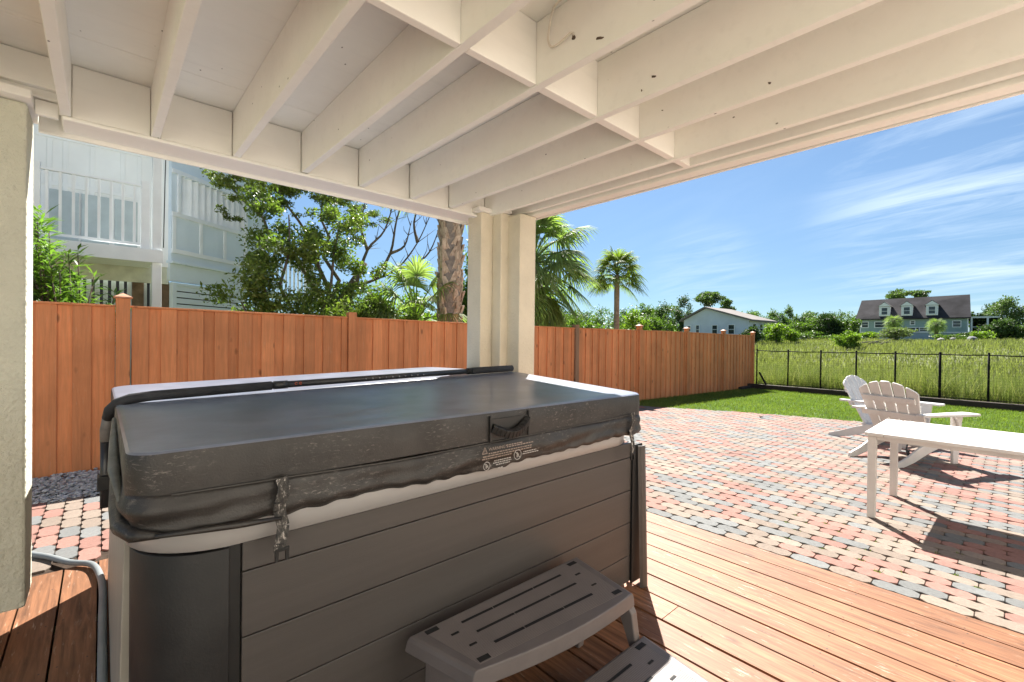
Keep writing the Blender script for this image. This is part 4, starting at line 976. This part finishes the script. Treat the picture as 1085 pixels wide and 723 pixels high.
shrub_at(432, 16, 3.3, 80, 'mid', 'tall shrub mass in the gap left of the booted palm', 38, .13, 2600)
shrub_at(503, 15, 4.6, 60, 'mid', 'tall leafy shrub showing between the booted palm and the corner post', 39, .13, 3000)
shrub_at(560, 14, 2.5, 90, 'mid', 'leafy shrub hidden behind the corner post and palm', 34, .12, 2600)
shrub_at(625, 18, 2.7, 60, 'mid', 'green shrub under the broad drooping palm', 35, .13, 2200)
shrub_at(668, 24, 3.6, 44, 'bright', 'yellow green feathery shrub right of the slim palm', 36, .15, 2600)
shrub_at(697, 30, 4.0, 44, 'mid', 'rounded mid green shrub left of the white house', 37, .17, 2600)
# ------------------------------------------------------------------ neighbour's house, left
M['blue_wall'] = simple('house_wall', (.81, .84, .825), .7, .05, 2, .08, 40); M['blue_wall2'] = simple('house_bay', (.66, .75, .81), .7, .05, 2, .08, 40)
M['hwhite'] = simple('house_white', (.80, .83, .84), .55, .06, 3, .08, 40); M['glassd'] = simple('dark_glass', (.03, .04, .05), .08, .1, 3, 0, 20, .6)
M['hgrey'] = simple('house_grey', (.46, .53, .53), .7, .15, 3, .1, 40); M['rust'] = simple('old_wood', (.16, .11, .07), .9, .4, 6, .3, 30)
nh = thing('neighbour_house', 'pale blue raised neighbour house with a balcony behind the board fence', 'house', (0, 10.3, 0))
YA = 10.3
wl = MB(); wl.box(-6, .93, YA, YA+.2, 2.70, 7.2); wl.build('wall', M['blue_wall'], nh)
bt = MB()
for x in (-1.9, -1.35, -.78, -.3, .06, .38, .42): pass
for x in (-1.5, -1.05, -.62, -.44, -.12, .26, .48):
    bt.box(x-.03, x+.03, YA-.02, YA-.002, 3.45 if x > 9 else 2.9, 4.58)
bt.box(-6, .60, YA-.022, YA-.003, 4.59, 4.67); bt.box(-6, .60, YA-.021, YA-.004, 3.84, 3.9)
bt.build('batten', M['blue_wall'], nh, .004)
dr = MB(); 
for x0_, x1_ in ((-.62, -.28), (-.25, .09), (.16, .46)): dr.box(x0_, x1_, YA-.03, YA-.022, 2.9, 3.78)
dr.build('shutter', M['hgrey'], nh, .004)
fl = MB(); fl.box(-6, .62, 8.98, YA+.01, 2.66, 2.80); fl.box(-6, .72, 8.95, 8.978, 2.60, 2.80); fl.build('balcony_floor', M['hwhite'], nh, .004)
sk = MB(); sk.box(-6, .9, YA+.02, YA+.1, 2.40, 2.72); sk.build('skirt_wall', simple('house_cream', (.60, .63, .52), .8), nh)
for x in (-.69, .50):
    MB().box(x-.055, x+.055, 9.05, 9.15, 2.805, 3.87).build('rail_post', M['hwhite'], nh, .006)
MB().box(-6, .5, 9.07, 9.13, 3.77, 3.80).build('hand_rail', M['hwhite'], nh, .004)
MB().box(-6, .5, 9.07, 9.13, 2.86, 2.90).build('bottom_rail', M['hwhite'], nh, .004)
for k in range(28):
    x = .37-k*.135
    if abs(x+.69) > .06: MB().box(x-.017, x+.017, 9.085, 9.115, 2.90, 3.77).build('baluster', M['hwhite'], nh, .003)
MB().box(.58, .70, 9.0, 9.12, 0, 6.5).build('column', M['hwhite'], nh, .008)
MB().tube([(.74, 9.0, 6.5), (.745, 9.0, 4.4), (.735, 9.0, 3.95), (.72, 9.0, 2.85)], .007, 6).build('cable', M['black'], nh, 0, True)
# angled bay, its wall running away to the right
A0 = Vector((.93, 10.25, 0)); bd = Vector((math.sin(R(53)), math.cos(R(53)), 0)); bn = Vector((bd.y, -bd.x, 0))
def bp(s, z, o=0): p = A0+bd*s+bn*o; return (p.x, p.y, z)
def bay_box(mb, s0, s1, z0, z1, o0, o1):
    vs_ = [bp(s, z, o) for z in (z0, z1) for o in (o0, o1) for s in (s0, s1)]
    mb.add(vs_, [(0, 2, 3, 1), (4, 5, 7, 6), (0, 1, 5, 4), (2, 6, 7, 3), (0, 4, 6, 2), (1, 3, 7, 5)])
bw = MB(); bay_box(bw, 0, 2.3, 2.83, 3.70, -.15, 0); bay_box(bw, 0, .12, 3.70, 4.45, -.15, 0); bay_box(bw, 1.75, 2.3, 3.70, 4.45, -.15, 0); bay_box(bw, 0, 2.3, 4.45, 7.2, -.15, 0)
bw.build('wall', M['blue_wall2'], nh)
for bb in [(s-.035, s+.035, 3.052, 3.638, .002, .02) for s in (.05, .62, 1.19, 1.75)]+[(0, 2.3, 2.97, 3.05, .003, .03), (0, 2.3, 3.64, 3.72, .003, .03), (0, 2.3, 4.42, 4.5, .003, .03)]:
    pb = MB(); bay_box(pb, *bb); pb.build('batten', M['hwhite'], nh, .004)
for s in (.10, 1.72):
    fr_ = MB(); bay_box(fr_, s, s+.06, 3.722, 4.418, .003, .04); fr_.build('window_frame', M['hwhite'], nh, .004)
lv = MB(); 
for k in range(11): 
    s = .22+k*.145; vs_ = [bp(s+e, z, o) for z in (3.725, 4.42) for (e, o) in ((-.05, -.08), (.05, .0), (.055, -.01), (-.045, -.09))]; lv.add(vs_, [(0, 1, 2, 3), (4, 5, 6, 7), (0, 1, 5, 4), (1, 2, 6, 5), (2, 3, 7, 6), (3, 0, 4, 7)])
lv.build('louvre', M['hwhite'], nh)
bk = MB(); bay_box(bk, .1, 1.8, 3.6, 4.5, -.3, -.25); bk.build('screen', simple('screen', (.45, .5, .5), .8), nh)
l2 = MB(); bay_box(l2, 0, 2.4, 2.46, 2.79, -.1, -.02); bay_box(l2, -.02, 2.4, 2.78, 2.83, -.1, .05); l2.build('skirt_board', M['blue_wall2'], nh, .004)
l3 = MB()
for k in range(9): bay_box(l3, .12, 1.75, 2.39-.115*(k+1)+.02, 2.39-.115*k, -.06, -.02)
l3.build('lower_louvre', M['blue_wall2'], nh, .003)
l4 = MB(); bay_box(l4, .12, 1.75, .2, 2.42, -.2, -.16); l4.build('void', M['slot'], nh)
fr_ = MB(); bay_box(fr_, .04, .12, .1, 2.44, -.08, .0); bay_box(fr_, 1.75, 1.83, .1, 2.44, -.08, .0); bay_box(fr_, .12, 1.75, 2.39, 2.44, -.08, 0); fr_.build('lower_frame', M['blue_wall2'], nh, .004)
un = MB(); x = -.4
while x < .7: un.box(x, x+.06, 10.5, 10.54, .1, 2.46); x += .105
un.build('under_screen', M['hgrey'], nh, .003)
MB().box(.40, .56, 10.42, 10.49, 0, 2.46).build('pile', M['rust'], nh, .005); MB().box(.72, .92, 10.42, 10.49, 0, 2.46).build('pile', M['rust'], nh, .005)
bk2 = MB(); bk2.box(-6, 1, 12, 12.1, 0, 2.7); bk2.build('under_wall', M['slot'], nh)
# stair tower farther right behind the trees
sb = MB(); bay_box(sb, 2.75, 2.9, 0, 4.2, -.6, -.45); bay_box(sb, 4.6, 4.75, 0, 4.2, -.6, -.45); sb.build('porch_post', M['hgrey'], nh, .005)
sb = MB(); bay_box(sb, 2.3, 4.9, 3.78, 3.88, -1.2, -.4); bay_box(sb, 2.3, 4.9, 2.5, 2.6, -1.2, -.4); sb.build('porch_floor', M['hgrey'], nh, .005)
for k in range(16):
    q = MB(); bay_box(q, 2.35+k*.16, 2.385+k*.16, 2.62, 3.45, -.46, -.42); q.build('porch_baluster', M['hwhite'], nh)
q = MB(); bay_box(q, 2.3, 4.9, 3.42, 3.47, -.48, -.4); q.build('porch_rail', M['hwhite'], nh)
# ------------------------------------------------------------------ far houses
class Frame:
    """local frame: s along the facade, o outwards to the camera, z up"""
    def __init__(s, p, sdir): s.p = Vector(p); s.s = Vector(sdir).normalized(); s.o = Vector((s.s.y, -s.s.x, 0))
    def P(f, s, o, z): q = f.p+f.s*s+f.o*o; return (q.x, q.y, f.p.z+z)
    def box(f, mb, s0, s1, o0, o1, z0, z1):
        mb.add([f.P(s, o, z) for z in (z0, z1) for o in (o0, o1) for s in (s0, s1)], [(0, 2, 3, 1), (4, 5, 7, 6), (0, 1, 5, 4), (2, 6, 7, 3), (0, 4, 6, 2), (1, 3, 7, 5)]); return mb
M['teal'] = simple('siding_teal', (.30, .41, .40), .7, .06, 1, 0); M['shingle'] = simple('shingle_dark', (.05, .046, .05), .9, .4, .5, .5, 8, .2, bdist=.02)
M['white_far'] = simple('siding_white', (.64, .70, .78), .7, .08, .6, 0); M['shingle_grey'] = simple('shingle_grey', (.20, .18, .17), .9, .2, .6, .3, 6, .2)
M['pier'] = simple('pier_blue', (.38, .47, .52), .8, .1, .5, 0)
def window(fr, s, z, w_, h_, par, off=.02):
    q = MB(); t_ = .16
    fr.box(q, s-w_/2-t_, s+w_/2+t_, off, off+.10, z-h_/2-t_, z-h_/2); fr.box(q, s-w_/2-t_, s+w_/2+t_, off, off+.10, z+h_/2, z+h_/2+t_)
    fr.box(q, s-w_/2-t_, s-w_/2, off, off+.10, z-h_/2, z+h_/2); fr.box(q, s+w_/2, s+w_/2+t_, off, off+.10, z-h_/2, z+h_/2)
    fr.box(q, s-w_/2, s+w_/2, off+.02, off+.07, z-.04, z+.04)
    o = q.build('window', M['hwhite'], par); q = MB(); fr.box(q, s-w_/2+.002, s+w_/2-.002, off, off+.03, z-h_/2+.002, z+h_/2-.002); q.build('pane', M['glassd'], o)
# teal house
DG = 100.0
pc_ = ground_ray(964, DG); rd_ = Vector((pc_.x, pc_.y, 0)); rng_ = rd_.length; rd_.normalize(); a0_ = math.atan2(rd_.y, rd_.x)-math.pi/2-R(4); sdir = Vector((math.cos(a0_), math.sin(a0_), 0)); Lh = 2*rng_*math.tan(R(4.05))
pl_ = pc_-sdir*Lh/2; pr_ = pc_+sdir*Lh/2
k100 = DG/F
fr = Frame((pl_.x, pl_.y, EYE), sdir)
gh = thing('teal_house', 'teal house with a long dark roof and three dormers across the marsh', 'house', (pl_.x, pl_.y, ter(pl_.x, pl_.y)))
q = MB(); fr.box(q, .6, Lh-.4, -9, 0, 2.2, 5.4); q.build('wall', M['teal'], gh)
q = MB(); fr.box(q, .7, Lh-.5, -8.8, -.1, -1.5, 2.19); q.build('ground_floor', M['pier'], gh)
q = MB(); fr.box(q, .55, Lh-.3, .0, .06, 2.1, 2.35); fr.box(q, .55, .75, .0, .06, 2.35, 5.4); fr.box(q, Lh-.55, Lh-.35, .0, .06, 2.35, 5.4); q.build('trim', M['hwhite'], gh)
zr, ze = 10.0, 5.35
q = MB(); A = fr.P(-.2, .8, ze); B = fr.P(Lh, .8, ze); C_ = fr.P(Lh-.2, -4.6, zr+.4); D_ = fr.P(.2, -4.6, zr); E_ = fr.P(-.2, -9.8, ze); G_ = fr.P(Lh, -9.8, ze)
dz_ = Vector((0, 0, .25)); pts_ = [A, B, C_, D_, E_, G_]; q.add(pts_+[tuple(Vector(p)-dz_) for p in pts_], [(0, 1, 2, 3), (3, 2, 5, 4), (6, 9, 8, 7), (9, 10, 11, 8), (0, 6, 7, 1), (4, 5, 11, 10), (0, 3, 9, 6), (3, 4, 10, 9), (1, 7, 8, 2), (2, 8, 11, 5)])
rf = q.build('roof', M['shingle'], gh)
q = MB(); q.add([fr.P(Lh-.6, .2, ze-.3), fr.P(Lh-.6, -9, ze-.3), fr.P(Lh-.6, -4.6, zr-.1)], [(0, 1, 2)]); q.add([fr.P(.7, .2, ze-.3), fr.P(.7, -9, ze-.3), fr.P(.7, -4.6, zr-.4)], [(0, 2, 1)]); q.build('gable', M['hwhite'], gh)
for uu in (935.5, 959.5, 985):
    s = Lh*(uu-904)/(1022-904); zb_, zt_ = 5.9, 8.1
    dm = MB(); fr.box(dm, s-.95, s+.95, -3.2, .35, zb_, zt_); o = dm.build('dormer', M['hwhite'], gh)
    g_ = MB(); P_ = [fr.P(s-1.25, .5, zt_-.05), fr.P(s+1.25, .5, zt_-.05), fr.P(s, .5, zt_+1.1), fr.P(s-1.25, -3, zt_-.05), fr.P(s+1.25, -3, zt_-.05), fr.P(s, -3, zt_+1.1)]
    g_.add(P_, [(0, 1, 2), (3, 5, 4), (0, 2, 5, 3), (1, 4, 5, 2), (0, 3, 4, 1)]); g_.build('dormer_roof', M['shingle_grey'], o)
    g_ = MB(); g_.add([fr.P(s-1.1, .53, zt_), fr.P(s+1.1, .53, zt_), fr.P(s, .53, zt_+.9), fr.P(s-1.1, .51, zt_), fr.P(s+1.1, .51, zt_), fr.P(s, .51, zt_+.9)], [(0, 1, 2), (3, 5, 4), (0, 3, 4, 1), (1, 4, 5, 2), (2, 5, 3, 0)]); g_.build('dormer_gable', M['hwhite'], o)
    window(fr, s, 7.0, 1.0, 1.5, gh, .37)
for uu, w_ in ((913.5, 1.1), (932, 2.2), (1009, 1.1)): window(fr, Lh*(uu-904)/118, 4.0, w_, 1.15, gh)
window(fr, Lh*(965.5-904)/118, 4.35, .6, .7, gh)
for uu, w_ in ((966.5, 1.8), (975, 1.8)): window(fr, Lh*(uu-904)/118, 2.85, w_, .75, gh, .04)
q = MB(); fr.box(q, Lh-.3, Lh+5, -6, -.5, 2.1, 2.4); fr.box(q, Lh-.3, Lh+5, -6, -.5, 5.2, 5.5)
for s in (Lh+.1, Lh+2.4, Lh+4.8): fr.box(q, s-.15, s+.15, -.8, -.5, -1.5, 5.2)
fr.box(q, Lh, Lh+5, -.7, -.62, 3.3, 3.42); q.build('porch', M['hwhite'], gh)
q = MB(); fr.box(q, Lh-.2, Lh+4.9, -5.9, -5.6, -1.5, 5.2); q.build('porch_screen', M['slot'], gh)
# white gable house
DW = 85.0
pc_ = ground_ray(757, DW); rd_ = Vector((pc_.x, pc_.y, 0)); rng_ = rd_.length; rd_.normalize(); a0_ = math.atan2(rd_.y, rd_.x)-math.pi/2-R(26); sdir = Vector((math.cos(a0_), math.sin(a0_), 0)); Lw = 2*rng_*math.tan(R(3.42))/math.cos(R(26))
a_ = pc_-sdir*Lw/2
fr = Frame((a_.x, a_.y, EYE), sdir)
wh = thing('white_house', 'white gabled house with a grey roof behind the end of the board fence', 'house', (a_.x, a_.y, ter(a_.x, a_.y)))
ze, za, sa = 3.6, 6.0, Lw*.36
q = MB(); q.add([fr.P(0, 0, -1.5), fr.P(Lw, 0, -1.5), fr.P(Lw, 0, ze), fr.P(sa, 0, za), fr.P(0, 0, ze+.25), fr.P(0, -10, -1.5), fr.P(Lw, -10, -1.5), fr.P(Lw, -10, ze), fr.P(sa, -10, za), fr.P(0, -10, ze+.25)],
             [(0, 1, 2, 3, 4), (9, 8, 7, 6, 5), (1, 6, 7, 2), (0, 4, 9, 5), (0, 5, 6, 1), (2, 7, 8, 3), (3, 8, 9, 4)]); q.build('wall', M['white_far'], wh)
q = MB()
for (s0, z0_, s1, z1_) in ((-.6, ze+.0, sa, za+.05), (sa, za+.05, Lw+.8, ze-.18)):
    vs_ = [fr.P(s, o, z) for (s, z) in ((s0, z0_), (s1, z1_)) for o in (.7, -10.7)]; vs_ += [tuple(Vector(p)+Vector((0, 0, .3))) for p in vs_]
    q.add(vs_, [(0, 2, 3, 1), (4, 5, 7, 6), (0, 1, 5, 4), (2, 6, 7, 3), (0, 4, 6, 2), (1, 3, 7, 5)])
q.build('roof', M['shingle_grey'], wh)
for uu, w_, h_, z_ in ((729, .5, 1.0, 2.2), (738.5, .6, 1.6, 2.0), (757, .9, 1.5, 2.0), (774, 1.0, 1.6, 2.0)): window(fr, Lw*(uu-722.5)/68.5, z_, w_, h_, wh)
q = MB(); fr.box(q, Lw*.38, Lw*.92, .01, .1, -1.2, .25); q.build('garage_opening', M['slot'], wh)
q = MB(); fr.box(q, Lw*.36, Lw*.94, .02, .2, .25, .5); q.build('lintel', M['hwhite'], wh)
side_ = Frame(fr.P(Lw, 0, 0), -fr.o); side_.p.z = EYE
for s in (2.0, 5.0, 8.0): window(side_, s, 2.3, 1.2, 1.4, wh, .02)
# ------------------------------------------------------------------ far trees
def far(u, v_top, v_bot, wpx, dist, mkey, label, seed, n=2200, leaf=None, ncl=22, name='distant_tree', cat='tree', size=.36, low=-1.0, group='trees across the marsh', crown_from=.0):
    c0 = ground_ray(u, dist); hz = 357.7+(u-542.5)*.01183*1.0+.6
    zt = EYE+(hz-v_top)/F*dist; z0 = ter(c0.x, c0.y)-.1; zb = EYE+(hz-v_bot)/F*dist; zb = max(zb, z0)
    if v_bot > 340: zb = z0
    rw = wpx/F*dist/2*1.15; hh = zt-zb
    return tree(name, label, cat, (c0.x, c0.y, z0), zt-z0, (c0.x, c0.y, zb+hh*.5), (rw, rw*.8, hh*.5), mkey, n, leaf or dist*.0038, seed, ncl, group, max(.06, rw*.05), size, low=low)
far(705, 316, 350, 26, 70, 'dark', 'dark pointed tree left of the white house', 41)
far(722, 312, 350, 28, 95, 'dark', 'dark evergreen behind the left gable of the white house', 42)
far(680, 318, 352, 36, 80, 'mid', 'rounded green tree beyond the feathery shrub', 43)
far(645, 322, 352, 46, 75, 'mid', 'green tree mass behind the slim palm', 44)
far(600, 318, 352, 60, 75, 'mid', 'green tree mass behind the broad drooping palm', 45)
far(752, 306.5, 326, 34, 120, 'far', 'tall pine with a flat open top over the white house roof', 46, 1700, .5, 18, size=.34)
far(770, 316, 332, 18, 125, 'far', 'small pine top just right of the flat topped pine', 47, 900, .5, 14, size=.36)
far(797, 322, 346, 36, 120, 'mid', 'domed tree above the far end of the white house', 48, 2200, .5)
far(836, 324, 348, 20, 135, 'far', 'thin pine standing between domed tree and dark clump', 49, 1200, .5, 16, size=.32)
far(822, 328, 350, 26, 125, 'far', 'pale green tree left of the thin pine', 50, 1400, .5)
far(851, 328, 352, 26, 125, 'far', 'hazy green tree right of the thin pine', 51, 1400, .5)
far(798, 344, 366, 28, 70, 'dark', 'dark bush against the corner of the white house', 52, 1500, .3, name='distant_bush', cat='bush', group='bushes on the marsh edge')
far(822, 341, 364, 30, 72, 'bright', 'yellow green bush right of the white house', 53, 1700, .3, name='distant_bush', cat='bush', group='bushes on the marsh edge')
far(838, 347, 365, 20, 74, 'bright', 'small yellowish bush at the foot of the dark clump', 54, 900, .28, name='distant_bush', cat='bush', group='bushes on the marsh edge')
far(856, 333, 364, 38, 88, 'mid', 'dense green tree clump in the middle of the far shore', 55, 2600)
far(878, 330, 364, 38, 85, 'dark', 'dense dark tree left of the teal house', 56, 2800)
far(899, 334, 364, 24, 84, 'mid', 'leafy tree at the left corner of the teal house', 57, 1700)
far(898, 348, 372, 32, 58, 'bright', 'light green shrub in the marsh before the dark tree', 58, 1900, .26, name='distant_bush', cat='bush', group='bushes on the marsh edge')
far(923, 350, 364, 22, 85, 'bright', 'round yellow green bush before the teal house wall', 59, 1000, .32, name='distant_bush', cat='bush', group='bushes on the marsh edge')
far(950, 346, 366, 42, 72, 'grey', 'greyish wispy shrub before the middle of the teal house', 60, 2000, .28, 12, name='distant_bush', cat='bush', group='bushes on the marsh edge')
far(1004, 354, 365, 28, 80, 'mid', 'low shrub right of the right palmetto', 61, 900, .3, name='distant_bush', cat='bush', group='bushes on the marsh edge')
far(1040, 350, 366, 26, 78, 'bright', 'light green bush under the porch of the teal house', 62, 1100, .3, name='distant_bush', cat='bush', group='bushes on the marsh edge')
far(952, 306.5, 320, 28, 130, 'far', 'left tree crown showing above the teal house roof', 63, 1400, .5, 18)
far(975, 306.5, 318, 20, 130, 'far', 'right tree crown showing above the teal house roof', 64, 1100, .5, 16)
far(1066, 309, 352, 56, 92, 'far', 'big spreading tree right of the teal house', 65, 3600, .42, 22, size=.28)
far(1040, 318, 350, 26, 105, 'dark', 'dark tree behind the teal house porch', 66, 1500, .45)
far(1060, 338, 366, 44, 86, 'dark', 'dark undergrowth below the big spreading tree', 67, 2200, .4, name='distant_bush', cat='bush', group='bushes on the marsh edge')
far(1092, 340, 366, 36, 84, 'mid', 'green bush at the right edge of the far shore', 68, 1800, .4, name='distant_bush', cat='bush', group='bushes on the marsh edge')
far(1120, 312, 364, 60, 95, 'far', 'tree beyond the right edge of the teal house garden', 69, 2400, .45)
far(700, 322, 352, 50, 110, 'far', 'far tree line behind the white house garden', 70, 1800, .5)
for q_, (u_, vt_, w_, mk_, lab_) in enumerate(((832, 349, 34, 'dark', 'low dark undergrowth right of the yellow green bush'), (868, 350, 44, 'mid', 'low green undergrowth under the dense tree clump'), (893, 347, 34, 'dark', 'low dark undergrowth left of the teal house corner'), (1075, 346, 50, 'mid', 'low green undergrowth below the spreading tree at far right'), (800, 346, 40, 'mid', 'low green undergrowth behind the end of the board fence'), (1022, 352, 26, 'dark', 'low dark undergrowth under the teal house porch'))):
    far(u_, vt_, 366, w_, 82+q_, mk_, lab_, 90+q_, 1500, .34, 16, name='distant_bush', cat='bush', group='bushes on the marsh edge')
for q_, (u_, vt_, w_, mk_, lab_) in enumerate(((612, 326, 44, 'far', 'pale woodland crown between the two palms, low on the horizon'), (660, 324, 40, 'dark', 'dark woodland crown behind the feathery shrub'), (690, 327, 36, 'far', 'pale woodland crown left of the white house gable'), (812, 333, 36, 'far', 'pale woodland crown right of the domed tree'), (838, 335, 36, 'mid', 'green woodland crown under the thin pine'), (912, 331, 30, 'far', 'pale woodland crown at the left end of the teal roof'))):
    far(u_, vt_, 352, w_, 112+3*q_, mk_, lab_, 110+q_, 1700, .45)
far(872, 326, 350, 60, 140, 'far', 'far woodland crown behind the dark clump', 71, 2000, .6)
for (u, v, lab, sd_) in ((946.5, 339, 'left palmetto before the teal house', 81), (992, 342, 'right palmetto before the teal house', 82)):
    c0 = ground_ray(u, 88); z0 = ter(c0.x, c0.y); hz = 362.5; zc = EYE+(hz-v)/F*88
    rng = np.random.default_rng(sd_); t = thing('distant_palm', lab+' with a round shaggy crown', 'palm tree', (c0.x, c0.y, z0), 'palms before the teal house')
    cr_ = MB()
    for k in range(46):
        az = k*2.4; el = -1.0+2.3*(k+.5)/46; fan(cr_, (c0.x, c0.y, zc-.2), (math.cos(az)*math.cos(el), math.sin(az)*math.cos(el), math.sin(el)), .75, 1.35, rng, 14, 140, .6)
    cr_.build('crown', FO['palm'], t); MB().tube([(c0.x, c0.y, z0-.2), (c0.x+.1, c0.y, zc)], [.34, .26], 8).build('trunk', M['bark'], t, 0, True)
# driftwood and boulders on the shore
rng = np.random.default_rng(5)
c0 = ground_ray(921, 62); z0 = ter(c0.x, c0.y); dw = MB()
for k in range(9):
    a = rng.uniform(-2, 2); b_ = rng.uniform(1, 3); dw.tube([(c0.x+RT.x*a, c0.y+RT.y*a, z0+.2), (c0.x+RT.x*(a+b_*.5), c0.y+RT.y*(a+b_*.5), z0+rng.uniform(.4, .8)), (c0.x+RT.x*(a+b_), c0.y+RT.y*(a+b_), z0+rng.uniform(.5, 1.3))], [.09, .06, .02], 6)
tag(dw.build('driftwood', simple('driftwood', (.20, .17, .15), .9), None, 0, True), 'bleached driftwood branches lying in front of the teal house', 'driftwood')
for k, (u, dd, r_, lab) in enumerate(((997, 66, .42, 'pale boulder left of the others on the far bank'), (1010, 68, .34, 'small grey boulder in the middle of the far bank'), (1030, 66, .62, 'largest dark boulder on the far bank below the porch'))):
    c0 = ground_ray(u, dd); z0 = ter(c0.x, c0.y); bmx = bmesh.new(); bmesh.ops.create_icosphere(bmx, subdivisions=2, radius=r_)
    for v_ in bmx.verts: v_.co = Vector((v_.co.x*1.2, v_.co.y, v_.co.z*.75))*(1+rng.normal(0, .08))
    me = bpy.data.meshes.new('boulder'); bmx.to_mesh(me); bmx.free(); me.materials.append(simple('boulder', (.16, .165, .18) if k == 2 else (.34, .32, .31), .9, .3, 2, .5, 6))
    o = bpy.data.objects.new('boulder', me); COL.objects.link(o); o.location = (c0.x, c0.y, z0+.42); tag(o, lab, 'boulder', 'boulders on the far bank')
# ------------------------------------------------------------------ marsh grass
rng = np.random.default_rng(9)
n = 105000
x = 18.9+rng.uniform(0, 1, n)**1.35*21; y = rng.uniform(-.28, .48, n)*x+rng.uniform(-2, 1, n)
ok = ~((y > 6.6) & (x < 18.9)); x, y = x[ok], y[ok]
tuft = .5+.5*np.sin(x*1.3+2*np.sin(y*.7))*np.sin(y*1.1+1.5*np.sin(x*.5))
h = rng.uniform(.65, 1.2, len(x))*(.78+.42*tuft)
V, Fq = blades(np.stack([x, y, terrain(x, y)-.02], 1), h, rng.uniform(.009, .017, len(x))*(1+(x-18)*.03), .5, 3, rng)
kind(raw('marsh_grass', V, Fq, M['marsh']), 'stuff')
n = 60000
x = 38+rng.uniform(0, 1, n)**1.2*62; y = rng.uniform(-.3, .6, n)*x
patch = np.sin(x*.16+np.sin(y*.12)*2)*np.sin(y*.13+1)
h = rng.uniform(.35, .75, n)*(1+.35*patch)
V, Fq = blades(np.stack([x, y, terrain(x, y)-.03], 1), h, rng.uniform(.07, .14, n), .5, 2, rng)
kind(raw('far_marsh_grass', V, Fq, M['marsh_far']), 'stuff')
# a dry leaf on the patio
lf_ = MB(); lf_.add([(10.4, 3.6, -.13), (10.46, 3.64, -.10), (10.52, 3.6, -.12), (10.46, 3.55, -.09)], [(0, 1, 2, 3)])
lo = lf_.build('dry_leaf', simple('dry_leaf', (.09, .05, .03), .8)); lo.modifiers.new('t', 'SOLIDIFY').thickness = .01
tag(lo, 'dark dry leaf lying on the pavers near the lawn', 'leaf')
